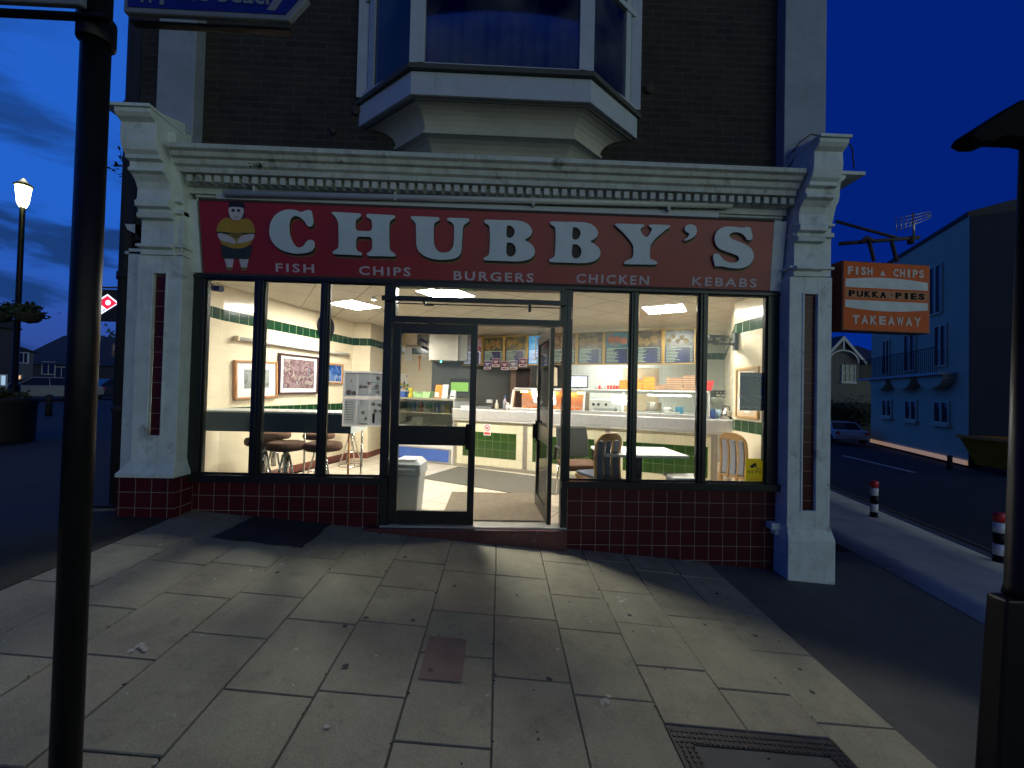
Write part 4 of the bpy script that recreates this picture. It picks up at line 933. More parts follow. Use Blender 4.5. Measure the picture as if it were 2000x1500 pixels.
# green-lit till screen on a bracket
def screen(name, label, cx, cz, s, w_, h_, mk, t_=.30):
    t = thing(name, label, 'screen', cpt(s, t_, cz), CA)
    b = B(); b.box(-w_/2, w_/2, -.015, .02, -h_/2, h_/2); b.build('casing', 'matblack', t, bevel=.004)
    b = B(); b.box(-w_/2+.015, w_/2-.015, -.019, -.0155, -h_/2+.015, h_/2-.015); b.build('display', mk, t); return t
mt, n_, l_, p_ = _new('lit_green_display'); p_.inputs['Base Color'].default_value = (.1, .2, .05, 1); p_.inputs['Emission Color'].default_value = (.27, .55, .08, 1); p_.inputs['Emission Strength'].default_value = .9; M['gscreen'] = mt
p = onY(898, 753, 4.4); t = thing('till_screen', 'black-cased screen glowing green behind the counter', 'screen', p)
b = B(); b.box(-.20, .20, -.015, .02, -.15, .15); b.build('casing', 'matblack', t, bevel=.004)
b = B(); b.box(-.185, .185, -.019, -.0155, -.125, .07); b.build('display', 'gscreen', t)
b = B(); b.tube([(0, .02, 0), (0, .35, .1), (0, 1.2, .15)], .02, 8); b.build('bracket', 'matblack', t)
mt, n_, l_, p_ = _new('lit_blue_display'); tcx = n_.new('ShaderNodeTexCoord'); vz = n_.new('ShaderNodeTexVoronoi'); vz.inputs['Scale'].default_value = 18; l_.new(tcx.outputs['Object'], vz.inputs[0])
rp = n_.new('ShaderNodeValToRGB'); rp.color_ramp.elements[0].color = (.55, .7, 1, 1); rp.color_ramp.elements[1].color = (.03, .10, .5, 1); rp.color_ramp.elements[1].position = .5; l_.new(vz.outputs[0], rp.inputs[0]); l_.new(rp.outputs[0], p_.inputs['Emission Color']); p_.inputs['Emission Strength'].default_value = 1.1; M['bscreen'] = mt
s0 = 2.215
t = thing('cctv_monitor', 'small monitor with a blue picture on top of the heated cabinet', 'monitor', cpt(s0, .30, 1.5925), CA)
b = B(); b.box(-.19, .19, -.012, .02, .012, .225); b.box(-.08, .08, -.04, .05, 0, .008); b.box(-.02, .02, .0, .018, .008, .012); b.build('casing', 'matblack', t, bevel=.003)
b = B(); b.box(-.175, .175, -.016, -.0125, .03, .21); b.build('display', 'bscreen', t)

# things along the top of the cabinet
CT = 1.5885
for k in range(9):
    s_ = 2.56+.048*k; mk_ = ['steel', 'redplastic', 'steel', 'steel', 'redplastic', 'redplastic', 'redplastic', 'redplastic', 'darkred'][k]
    r = thing('drink_can', '%s drink can on the cabinet, %s from the left of the row of cans' % ({'steel': 'silver', 'redplastic': 'red', 'darkred': 'maroon'}[mk_], ORD[k]), 'can', cpt(s_, .27, CT), 0, 'drink cans on the cabinet')
    b = B(); b.lathe((0, 0, 0), [(.018, 0), (.021, .008), (.021, .058), (.018, .065)], 12); b.build('body', mk_, r)
    b = B(); b.lathe((0, 0, 0), [(.0175, .0652), (.016, .0665), (.0, .064)], 12); b.build('lid', 'chrome', r)
def carton(name, mk, label, s_, z, w_, d_, h_, group, t_=.32, rz=0.):
    b = B(); b.box(-w_/2, w_/2, -d_/2, d_/2, 0, h_-.006); b.box(-w_/2-.003, w_/2+.003, -d_/2-.003, d_/2+.003, h_*.55, h_-.001)
    o = b.build(name, mk, None, .002); o.location = cpt(s_, t_, z); o.rotation_euler = (0, 0, CA+rz); tag(o, label, 'box', group)
for nm, s_, n in (('left', 3.03, 3), ('middle', 3.215, 3), ('right', 3.40, 4)):
    for k in range(n):
        pos = 'lowest' if k == 0 else 'topmost' if k == n-1 else ORD[k]+' from the bottom'
        carton('burger_box', 'orangebox', 'orange card takeaway box, %s in the %s of the three orange stacks' % (pos, nm), s_, CT+k*.053, .175, .16, .052, 'orange takeaway boxes stacked on the cabinet', rz=rnd.uniform(-.04, .04))
PB = mat('pizza_edge', (.42, .20, .10), .7, var=.1)
for nm, s_, n, w_, h_ in (('short left', 3.585, 3, .155, .030), ('middle', 3.785, 6, .23, .034), ('tall right', 4.03, 7, .23, .034)):
    for k in range(n):
        pos = 'lowest' if k == 0 else 'topmost' if k == n-1 else ORD[k]+' from the bottom'
        b = B(); b.box(-w_/2, w_/2, -.12, .12, 0, h_*.45, 0); b.box(-w_/2-.004, w_/2+.004, -.124, .124, h_*.45+.001, h_-.002, 1)
        o = b.build('pizza_box', ['pizzatop', 'pizza'], None, .002); o.location = cpt(s_, .32, CT+k*h_); o.rotation_euler = (0, 0, CA+rnd.uniform(-.03, .03))
        tag(o, 'brown flat pizza box, %s in the %s stack on the cabinet' % (pos, nm), 'pizza box', 'pizza boxes stacked on the cabinet')
small('red_carrier', 'folded red and white bag beside the pizza boxes', 'bag', 'redplastic', lambda b: b.prism([(-.11, 0), (.06, 0), (.10, .16), (-.02, .15), (-.10, .11)], 'y', -.05, .05), cpt(4.27, .55, 1.60), CA)
# wall shelf and clutter at the right end
sp_ = onY(1404, 776, 4.3)
t = thing('wall_shelf', 'grey wall shelf behind the right end of the counter', 'shelf', (sp_.x, sp_.y, sp_.z))
b = B(); b.box(-.17, .19, -.15, .6, -.02, 0); b.build('board', 'greyplastic', t, bevel=.003)
b = B(); b.tube([(.05, .5, -.02), (.05, .05, -.35), (.05, .05, -.02)], .012, 6); b.build('bracket', 'steel2', t)
t = thing('radio', 'black radio with silver dials on the wall shelf', 'radio', (sp_.x+.02, sp_.y+.02, sp_.z+.001))
b = B(); b.box(-.15, .15, -.08, .08, 0, .15); b.build('body', 'matblack', t, bevel=.006)
b = B()
for x in (-.09, -.01, .06): b.lathe((x, -.082, .10), [(.0, 0), (.018, 0), (.018, .002)], 10, 0, 'y')
b.box(-.12, -.02, -.083, -.081, .02, .06); b.box(.0, .11, -.083, -.081, .02, .06); b.build('dial', 'chrome', t)
kp = cpt(4.52, .30, 1.1725)
t = thing('kettle', 'shiny steel kettle at the right end of the counter', 'kettle', kp)
b = B(); b.lathe((0, 0, 0), [(.001, 0), (.075, 0), (.072, .08), (.05, .13), (.018, .145), (.018, .165), (0, .165)], 18); b.build('body', 'chrome', t)
b = B(); b.tube([(-.05, 0, .125), (-.055, 0, .185), (.0, 0, .20), (.055, 0, .185), (.05, 0, .125)], .009, 8); b.build('handle', 'matblack', t)
b = B(); b.tube([(.05, 0, .07), (.10, 0, .12)], .014, 8, r1=.008); b.build('spout', 'chrome', t)
small('blue_carton', 'dark blue carton beside the steel kettle', 'carton', 'blue', lambda b: b.box(-.035, .035, -.04, .04, 0, .14), cpt(4.35, .42, 1.1725), CA)
small('pale_blue_tub', 'pale blue tub between the blue carton and the kettle', 'tub', mat('pale_blue_plastic', (.5, .68, .75), .4), lambda b: b.lathe((0, 0, 0), [(.001, 0), (.05, 0), (.058, .13), (.0, .135)], 14), cpt(4.45, .5, 1.1725))
# kitchen equipment glimpsed behind the counter
t = thing('back_counter', 'steel kitchen worktop along the white tiled back wall', 'worktop', (3.2, 4.55, 0))
b = B(); b.box(-1.6, 1.9, -.3, .38, .98, 1.02); b.build('top', 'steel', t, bevel=.003)
b = B(); b.box(-1.6, 1.9, -.25, .38, .1, .979); b.build('cupboard', 'greyplastic', t)
p = onY(1172, 793, 4.4)
t = thing('white_appliance', 'white fryer with round dials behind the cabinet', 'fryer', (p.x, 4.5, 1.021))
b = B(); b.box(-.28, .28, -.2, .2, 0, .36); b.build('body', 'whiteplastic', t, bevel=.01)
b = B()
for x in (-.17, -.06, .1): b.lathe((x, -.215, .26), [(0, 0), (.03, 0), (.03, .014)], 12, 0, 'y')
b.build('dial', 'matblack', t)
small('blue_packet', 'small blue packet standing on the back worktop', 'packet', mat('cyan_card', (.08, .35, .6), .5), lambda b: b.box(-.07, .07, -.04, .04, 0, .24), (onY(1327, 795, 4.5).x, 4.5, 1.021))
small('steel_bin', 'tall steel drum behind the cabinet glass', 'drum', 'steel2', lambda b: b.lathe((0, 0, 0), [(.001, 0), (.16, 0), (.16, .33), (0, .33)], 20), (onY(1277, 795, 4.45).x, 4.45, 1.021))
small('white_canister', 'white canister in the middle of the back worktop', 'canister', 'whiteplastic', lambda b: b.lathe((0, 0, 0), [(.001, 0), (.1, 0), (.1, .2), (.05, .23), (0, .23)], 16), (onY(1305, 800, 4.3).x, 4.32, 1.021))
# doorway, coats and roller by the dark wall
p = onY(1030, 790, 5.0)
t = thing('kitchen_cupboard', 'tall brown cupboard with a dark doorway against the grey kitchen panel', 'cupboard', (p.x-.05, 5.3, .10))
b = B(); b.box(-.35, -.22, -.2, .3, 0, 1.95); b.box(.10, .13, -.2, .3, 0, 1.95); b.box(-.35, .13, -.2, .3, 1.951, 2.0); b.build('frame', mat('brown_laminate', (.16, .10, .07), .5), t, bevel=.004)
b = B(); b.box(-.215, .095, .0, .28, 0, 1.94); b.build('door', 'darkwood', t)
for k, x in enumerate((1059, 1079)):
    p = onY(x, 733, 4.2)
    small('white_apron', 'white %s apron hanging above the heated cabinet' % ('left' if k == 0 else 'right'), 'apron', 'cream' if False else 'pizzatop', lambda b: b.prism([(-.11, -.2), (.11, -.2), (.10, .17), (.03, .2), (-.05, .2), (-.105, .17)], 'y', -.015, .015), (p.x, 4.2, p.z-.02), 0, None, .01)
p = onY(1069, 700, 4.2)
b = B(); b.tube([(-.3, 0, 0), (.4, 0, 0)], .012, 8); b.tube([(-.12, 0, 0), (-.12, 0, -.10)], .006, 6); b.tube([(.07, 0, 0), (.07, 0, -.10)], .006, 6); b.tube([(.3, 0, 0), (.3, 0, .9)], .01, 6); b.tube([(-.25, 0, 0), (-.25, 0, .9)], .01, 6)
o = b.build('hanging_rail', 'steel2'); o.location = (p.x, 4.2, p.z-.03); tag(o, 'steel rail hung from the ceiling above the aprons', 'rail')
# extractor hood
t = thing('extractor_hood', 'square stainless extractor hood on the grey panel beside the menu boards', 'extractor hood', (-1.30, 5.3, 2.18))
b = B(); b.box(-.33, .33, -.3, .32, 0, .64); b.build('box', 'steel2', t, bevel=.004)
b = B(); b.box(.331, .53, -.2, .32, .02, .64); b.build('side_panel', 'greyplastic', t)
M['cyan'] = emit('cyan_led', (.05, .9, .8), 8.); b = B(); b.lathe((-.05, -.31, -.03), [(0, -.02), (.02, -.01), (.02, .01), (0, .02)], 10, 0, 'y'); b.build('indicator_light', 'cyan', t)
# wall extras on the back left wall
t = thing('wall_boxing', 'beige boxed-in duct in the corner above the green tile band', 'boxing', (-2.12, 5.45, 2.56)); b = B(); b.box(-.15, .15, -.15, .19, 0, .268); b.build('duct', 'bulkhead', t)
for nm, px_, py_, w_, h_, mk_, lab, cat in (('paper_towel', 797, 692, .17, .32, 'paper', 'white sheet of paper pinned on the green band of the back wall', 'paper'), ('toy_card', 789, 752, .17, .55, 'paper', 'card of small coloured novelties hanging on the back wall', 'card')):
    p = onY(px_, py_, 5.6); t = thing(nm, lab, cat, (p.x, 5.62, p.z)); b = B(); b.box(-w_/2, w_/2, -.01, .01, -h_/2, h_/2); b.build('sheet', mk_, t)
    if nm == 'toy_card':
        for i in range(14):
            b = B(); x, z = rnd.uniform(-.08, .09), rnd.uniform(-.25, .25); b.lathe((x, -.02, z), [(0, -.012), (rnd.uniform(.018, .035), 0), (0, .012)], 8, 0, 'y'); b.build('novelty', bc[i % 5], t)
p = onY(819, 705, 5.6); t = thing('keyring_strap', 'orange strap hanging on the cream back wall', 'strap', (p.x, 5.63, p.z)); b = B(); b.box(-.014, .014, -.012, .0, -.22, .12); b.lathe((0, -.012, .09), [(.028, -.006), (.040, 0), (.028, .006)], 14, 0, 'y'); b.build('strap', 'orangebox', t)
p = onY(829, 668, 5.6); t = thing('ceiling_camera', 'small dark camera high in the back corner', 'camera', (p.x, 5.55, p.z)); b = B(); b.tube([(-.09, 0, .06), (.08, 0, -.02)], .035, 10); b.tube([(0, .08, .0), (0, 0, .0)], .015, 8); b.tube([(-.04, .02, -.12), (.07, -.04, -.16)], .035, 10); b.build('body', 'matblack', t)

# ---------------- menu boards
MB0 = Vector((-.906, 5.52, 0)); MB1 = Vector((3.64, 3.14, 0)); MD = (MB1-MB0).normalized(); MA = math.atan2(MD.y, MD.x); ML = (MB1-MB0).length
MN = Vector((-MD.y, MD.x, 0))
def panel_mat(name, cols2, scale, es=.35):
    mt, n, l, p = _new(name); t = n.new('ShaderNodeTexCoord'); v = n.new('ShaderNodeTexNoise'); v.inputs['Scale'].default_value = scale; v.inputs['Detail'].default_value = 4; v.inputs['Distortion'].default_value = 1.2
    l.new(t.outputs['Object'], v.inputs[0]); r = n.new('ShaderNodeValToRGB'); r.color_ramp.elements.remove(r.color_ramp.elements[0])
    r.color_ramp.elements[0].position = .3; r.color_ramp.elements[0].color = cols2[0]+(1,)
    for i, c in enumerate(cols2[1:]): e = r.color_ramp.elements.new(.3+.4*(i+1)/(len(cols2)-1)); e.color = c+(1,)
    l.new(v.outputs[0], r.inputs[0]); l.new(r.outputs[0], p.inputs['Base Color']); l.new(r.outputs[0], p.inputs['Emission Color']); p.inputs['Emission Strength'].default_value = es; p.inputs['Roughness'].default_value = .25; return mt
foods = ['plate of pink ham', 'hot dog', 'burgers and chips', 'blue drinks list', 'pale salads', 'two burgers', 'fried fish platter', 'pies and rolls', 'onion rings and dips']
fcol = [[(.30,.03,.06),(.6,.3,.35),(.5,.7,.9)], [(.02,.04,.03),(.10,.10,.05),(.5,.35,.12)], [(.02,.03,.03),(.15,.13,.06),(.45,.30,.08)], [(.12,.14,.35),(.05,.4,.9),(.2,.6,.95)], [(.03,.02,.02),(.3,.2,.15),(.5,.4,.3)],
        [(.02,.04,.03),(.22,.15,.08),(.5,.45,.3)], [(.02,.10,.14),(.05,.3,.4),(.5,.25,.18)], [(.01,.03,.02),(.16,.10,.04),(.5,.38,.15)], [(.01,.02,.02),(.10,.12,.10),(.45,.40,.2)]]
M['mnavy'] = panel_mat('menu_navy', [(.005, .007, .05), (.008, .014, .11)], 5, .3)
M['mtext'] = emit('menu_text', (.4, .6, .3), .25, (.45, .6, .4)); M['mtextw'] = emit('menu_text_white', (.8, .85, 1.), .7)
bw = ML/9
xb = [bw*i for i in range(10)]
def at_m(s, t_, z): p = MB0+MD*s-MN*t_; return (p.x, p.y, z)
for k in range(9):
    t = thing('menu_board', 'gold-framed menu board showing %s, %s from the left above the counter' % (foods[k], ORD[k]), 'menu board', at_m(xb[k], 0, 2.10), MA, 'illuminated menu boards above the counter')
    b = B(); f_ = .028; w_ = bw-.006
    b.box(0, w_, -.05, .03, 0, f_); b.box(0, w_, -.05, .03, .68-f_, .68); b.box(0, f_, -.05, .03, f_, .68-f_); b.box(w_-f_, w_, -.05, .03, f_, .68-f_); b.build('frame', 'brass', t, bevel=.004)
    pm = panel_mat('menu_picture', [tuple(c_*.45 for c_ in q_) for q_ in fcol[k]] if k != 3 else fcol[k], 6+k % 3, .25)
    b = B(); b.box(f_, w_-f_, -.02, .0, .345, .68-f_); b.build('picture', pm, t)
    b = B(); b.box(f_, w_-f_, -.0205, .0, f_, .344); b.build('price_panel', 'mnavy' if k != 3 else pm, t)
    b = B(); rr = random.Random(k); nb = 3
    if k in (1, 5, 6, 7, 8, 2, 4):   # pictured food as plain rounds
        for j in range(3 if k != 8 else 5):
            x = .13+.13*j if k != 8 else .10+.075*j; z = .48+rr.uniform(-.05, .05); r0 = .075 if k != 8 else .045
            b.lathe((x, -.0215, z), [(0, -.001), (r0*.9, 0), (r0, .001)], 16, 0, 'y')
        b.build('pictured_food', mat('pictured_food_%d' % k, [(.3, .18, .06), (.28, .16, .05), (.28, .2, .06), 0, (.22, .17, .11), (.28, .2, .11), (.33, .11, .06), (.3, .2, .06), (.3, .25, .11)][k], .5, var=.5, scale=20), t)
    b = B(); z = .315
    b.box(.06, w_-.07, -.0225, -.021, .325, .335)
    while z > .06:
        ln = rr.uniform(.14, .27); b.box(.05, .05+ln, -.0225, -.021, z-.009, z); b.box(w_-.10, w_-.05, -.0225, -.021, z-.009, z); z -= .028
    b.build('price_text', 'mtext' if k not in (0, 3) else 'mtextw', t)
# price tickets under the boards
TK = ['purple', 'maroon', 'maroon', 'grey-blue', 'maroon', 'grey']
tm = [mat('ticket_purple', (.06, .03, .20), .5), mat('ticket_maroon', (.16, .02, .09), .5), mat('ticket_grey_blue', (.13, .13, .24), .5)]
for k, (px_, py_) in enumerate(((952, 713), (968.5, 708.5), (986, 714), (1003, 713), (1021.5, 708), (1073, 716))):
    p = onL(px_, py_, (MB0.x, MB0.y-.12), (MB1.x, MB1.y-.12))
    t = thing('price_ticket', '%s and white offer card hanging under the menu boards, %s from the left' % (TK[k], ORD[k]), 'offer card', p, MA, 'offer cards under the menu boards')
    b = B(); b.box(-.095, .095, -.002, .002, -.10, .10); b.build('card', 'paper', t)
    b = B(); b.box(-.09, .09, -.004, -.0025, -.04, .09); b.build('print', tm[[0, 1, 1, 2, 1, 2][k]], t)
    b = B()
    for z, q in ((.03, .06), (.0, .03)): b.box(-q, q, -.0055, -.0045, z-.008, z+.012)
    b.build('lettering', 'paper', t)
    b = B(); b.box(-.07, .03, -.004, -.003, -.085, -.055); b.box(.04, .07, -.004, -.003, -.085, -.055); b.build('price', tm[1], t)

# ---------------- seating on the left
ht = thing('window_bar_table', 'long high table with a dark blue apron inside the left window', 'table', (-2.7, .8, 0))
b = B(); b.box(-.97, .97, -.26, .30, 1.196, 1.216); b.build('tabletop', 'laminate', ht, bevel=.002)
b = B(); b.box(-.97, .965, -.26, -.235, .975, 1.195); b.build('apron', 'navy', ht)
b = B(); b.box(.945, .965, -.234, .28, .975, 1.195); b.box(.966, .972, -.26, .29, .975, 1.195); b.build('end_panel', 'laminate', ht)
for x, y_ in ((.93, -.2), (.93, .25), (.2, .25)):
    b = B(); b.tube([(x, y_, .1), (x, y_, .975)], .013, 10); b.build('leg', 'chrome' if x < .5 or y_ > 0 else 'oldwood', ht)
def stool(loc, label, first=None):
    if first: return dup(first, loc, rnd.uniform(0, 6.28), label)
    t = thing('bar_stool', label, 'bar stool', loc, .3, 'round brown bar stools at the high table')
    b = B(); b.lathe((0, 0, 0), [(.001, .715), (.18, .715), (.198, .735), (.20, .765), (.188, .795), (.15, .805), (.0, .808)], 32); b.build('seat', 'velvet', t)
    b = B(); b.lathe((0, 0, 0), [(.001, .700), (.10, .700), (.10, .714), (0, .714)], 16); b.tube([(0, 0, .35), (0, 0, .70)], .032, 14); b.build('stem', 'chrome', t)
    for k in range(4):
        a = k*math.pi/2; c_, s_ = math.cos(a), math.sin(a)
        b = B(); b.tube([(.03*c_, .03*s_, .66), (.07*c_, .07*s_, .45), (.20*c_, .20*s_, .022)], .011, 8); b.build('leg', 'chrome', t)
    b = B(); b.tube([(.205*math.cos(q*math.pi/14), .205*math.sin(q*math.pi/14), .012) for q in range(29)], .011, 8, cap=False); b.build('base_ring', 'chrome', t)
    b = B(); b.tube([(.125*math.cos(q*math.pi/10), .125*math.sin(q*math.pi/10), .26) for q in range(21)], .008, 8, cap=False); b.build('foot_ring', 'chrome', t)
    return t
s0_ = stool((-2.34, .29, FZ), 'round brown stool nearest the glass, in the middle of the front three')
stool((-2.78, .63, FZ), 'round brown stool at the left of the front three by the window', s0_)
stool((-1.94, .30, FZ), 'round brown stool at the right of the front three by the window', s0_)
stool((-2.98, 1.22, FZ), 'round brown stool behind the high table, left one', s0_)
stool((-2.42, 1.28, FZ), 'round brown stool behind the high table, middle one', s0_)
stool((-2.66, 3.15, FZ), 'far stool whose chrome base ring shows beyond the table end', s0_)

# ---------------- pictures, clock, tube light on the left wall
WP, WQ = Vector((-3.684, 1.2, 0)), Vector((-2.969, 3.95, 0)); WD = (WQ-WP).normalized(); WA = math.atan2(WD.y, WD.x); WN = Vector((WD.y, -WD.x, 0))
def wl_(s, off, z): p = WP+WD*s+WN*off; return (p.x, p.y, z)
def art(name, cols2, scale): return panel_mat(name, cols2, scale, 0.0)
def picture(label, s0, s1, z0, z1, mk, am, mount, tilt=0., fw=.028):
    cx, cz = (s0+s1)/2, (z0+z1)/2; w_, h_ = (s1-s0), (z1-z0)
    t = thing('framed_picture', label, 'picture', wl_(cx, .02, cz), WA, 'framed pictures on the tiled left wall')
    mx = Matrix.Rotation(tilt, 4, 'Y')
    b = B(); b.box(-w_/2, w_/2, -.03, .015, -h_/2, -h_/2+fw); b.box(-w_/2, w_/2, -.03, .015, h_/2-fw, h_/2); b.box(-w_/2, -w_/2+fw, -.03, .015, -h_/2+fw, h_/2-fw); b.box(w_/2-fw, w_/2, -.03, .015, -h_/2+fw, h_/2-fw); b.build('frame', mk, t, .003, mx=mx)
    b = B(); b.box(-w_/2+fw, w_/2-fw, -.012, .01, -h_/2+fw, h_/2-fw); b.build('mount', 'paper', t, mx=mx)
    b = B(); q = mount; b.box(-w_/2+q, w_/2-q, -.016, -.0125, -h_/2+q*1.0, h_/2-q*.85); b.build('print', am, t, mx=mx)
picture('pale grey print in a light wood frame hanging crooked on the tiled wall', .17, .90, 1.325, 1.87, 'oldwood', art('grey_print', [(.20, .22, .20), (.32, .34, .31), (.07, .07, .07)], 4), .15, R(-2.5))
picture('purple-brown print with a wide white mount in a dark frame', .93, 1.80, 1.39, 2.03, 'darkwood', art('purple_print', [(.07, .025, .035), (.26, .19, .19), (.10, .045, .055), (.30, .25, .22), (.05, .06, .11)], 7), .09, R(-.5))
picture('small bright blue picture in a wood frame', 2.06, 2.50, 1.58, 1.955, 'oldwood', art('blue_print', [(.008, .02, .10), (.02, .09, .32), (.35, .42, .5)], 5), .045)
cp_ = wl_(1.97, .03, 2.60)
t = thing('wall_clock', 'round white wall clock with a thick black rim', 'clock', cp_, WA)
b = B(); b.lathe((0, 0, 0), [(.165, .02), (.20, .02), (.205, -.01), (.19, -.045), (.17, -.045), (.165, -.02)], 36, 0, 'y'); b.build('rim', 'black', t)
b = B(); b.lathe((0, 0, 0), [(0, -.0205), (.166, -.0195)], 36, 0, 'y'); b.build('face', 'paper', t)
b = B(); b.box(-.006, .006, -.027, -.024, 0, .12); b.box(-.008, .09, -.0235, -.022, -.006, .006)
for k in range(12): a = k*math.pi/6; b.lathe((.14*math.cos(a), -.022, .14*math.sin(a)), [(0, -.001), (.008, 0)], 6, 0, 'y')
b.build('hands', 'matblack', t)
t = thing('wall_tube_light', 'long unlit white tube light above the pictures', 'wall light', wl_(0.15, .06, 2.15), WA)
b = B(); b.tube([(.03, 0, 0), (2.48, 0, 0)], .026, 12); b.build('tube', 'whiteplastic', t)
b = B(); b.box(0, .029, -.03, .055, -.035, .035); b.box(2.481, 2.51, -.03, .055, -.035, .035); b.box(.03, 2.48, .028, .055, -.02, .02); b.build('holder', 'bulkhead', t, bevel=.003)
p = onY(428, 563, .55)
t = thing('security_camera', 'small black camera on the wall at the top of the far left pane', 'camera', (p.x, p.y, p.z))
b = B(); b.tube([(-.07, 0, .0), (.03, -.02, -.01)], .035, 14); b.tube([(.03, -.02, -.01), (.045, -.022, -.012)], .037, 14); b.build('body', 'black', t)
b = B(); b.tube([(-.06, .0, .0), (-.10, .02, .03)], .015, 8); b.tube([(-.10, .02, .03), (-.105, .02, .03)], .035, 14); b.tube([(-.09, .02, .04), (-.06, .01, .12), (-.05, .0, .25)], .003, 5); b.build('mount', 'black', t)

# ---------------- window posters (stuck inside the glass)
def on_glass(px_, py_): p = onY(px_, py_, .026); return p
a_, c_ = on_glass(671, 724), on_glass(748, 834)
t = thing('menu_poster', 'double sheet menu poster of small food pictures taped inside the left window', 'poster', ((a_.x+c_.x)/2, .0285, (a_.z+c_.z)/2))
W2, H2 = (c_.x-a_.x)/2, (a_.z-c_.z)/2
M['posterbg'] = translucent('poster_grey', (.72, .76, .78), .85); M['posterfood'] = mat('poster_food', (.80, .52, .34), .6, var=.4, scale=60); M['postersheet'] = translucent('poster_sheet', (.85, .85, .86), .85); M['posterdark'] = mat('poster_dark', (.03, .035, .06), .5)
b = B(); b.box(-W2, W2, -.002, .002, .012, H2); b.box(-W2, W2, -.002, .002, -H2, .008); b.build('sheet', 'postersheet', t)
b = B()
for i in range(3): x0 = -W2+.015+i*(2*W2-.03)/3; b.box(x0+.004, x0+(2*W2-.03)/3-.004, -.0035, -.0021, .03, H2-.02); b.box(x0+.004, x0+(2*W2-.03)/3-.004, -.0035, -.0021, -H2+.02, -.008)
b.build('panels', 'posterbg', t)
b = B(); rr = random.Random(3)
for (x, z, q) in ((.05, .16, .03), (.14, .21, .035), (.13, .13, .035), (.14, .07, .03), (-.03, .12, .03), (.02, .12, .025), (-.14, .06, .05), (-.09, .055, .04), (-.12, .18, .02), (.10, -.05, .03), (.16, -.06, .03), (.12, -.12, .03), (.17, -.12, .025), (-.0, -.14, .03), (.03, -.20, .025)):
    b.lathe((x*W2/.2, -.0045, z*H2/.28), [(0, 0), (q*.5, .0), (q*.62, .0006)], 10, 0, 'y')
b.build('food_pictures', 'posterfood', t)
b = B()
for k in range(8): b.box(-W2+.03, -W2+.11, -.0045, -.0036, -.04-k*.026, -.036-k*.026)
b.box(-W2+.02, W2-.02, -.0045, -.0036, H2-.03, H2-.024); b.box(-.02, .05, -.0045, -.0036, H2-.17, H2-.164); b.box(.075, .16, -.0045, -.0036, H2-.12, H2-.114); b.box(.075, .16, -.0045, -.0036, H2-.19, H2-.184); b.box(.10, .125, -.0045, -.0036, -H2+.04, -H2+.14); b.box(-.04, .05, -.0045, -.0036, -H2+.025, -H2+.032)
b.build('print_lines', 'posterdark', t)
# wrestling poster
a_, c_ = on_glass(1446, 727), on_glass(1500, 803); W2, H2 = (c_.x-a_.x)/2, (a_.z-c_.z)/2
t = thing('event_poster', 'dark blue wrestling event poster taped inside the right window', 'poster', ((a_.x+c_.x)/2-.0, .0285, (a_.z+c_.z)/2))
M['pnavy'] = translucent('poster_navy', (.06, .06, .17), .6); M['pmaroon'] = mat('poster_maroon', (.05, .008, .02), .4); M['psilver'] = translucent('poster_silver', (.85, .88, .90), .6); M['ppale'] = translucent('poster_pale', (.22, .24, .30), .5); M['pyellow'] = translucent('poster_olive', (.4, .38, .05), .5)
b = B(); b.box(-W2, W2, -.002, .002, -H2, H2); b.build('sheet', 'pnavy', t)
b = B(); b.box(-W2+.004, W2-.004, -.0032, -.0022, -H2+.004, -H2+.065); b.build('lower_band', 'pmaroon', t)
b = B(); b.box(-W2+.02, W2-.02, -.0032, -.0022, -H2+.085, -H2+.13); b.build('black_band', 'matblack', t)
text('WRESTLING', (-W2+.012, -.0035, H2-.045), (1, 0, 0), (0, 0, 1), 2*W2-.024, .034, 'psilver', t, bold=.03)
text('MEDINA THEATRE', (-W2+.01, -.0035, -H2+.135), (1, 0, 0), (0, 0, 1), 2*W2-.02, .026, 'psilver', t, bold=.02)
text('(01983) 823 884', (-W2+.012, -.0045, -H2+.018), (1, 0, 0), (0, 0, 1), 2*W2-.024, .028, 'psilver', t, bold=.02)
b = B()
for k in range(3): b.box(-W2+.03+.01*k, W2-.03-.01*k, -.0042, -.0034, -H2+.118-.014*k, -H2+.123-.014*k)
b.build('small_print', 'psilver', t)
b = B()
for x, z in ((-.02, .08), (.035, .085)): b.lathe((x, -.0035, z), [(0, 0), (.020, .0), (.022, .0005)], 12, 0, 'y'); b.prism([(x-.03, z-.13), (x+.028, z-.13), (x+.03, z-.04), (x+.01, z-.022), (x-.012, z-.022), (x-.032, z-.04)], 'y', -.0034, -.0028)
b.build('wrestler_pictures', 'ppale', t)
b = B(); b.lathe((.10, -.0035, .085), [(0, 0), (.03, 0)], 14, 0, 'y'); b.build('yellow_spot', 'pyellow', t)
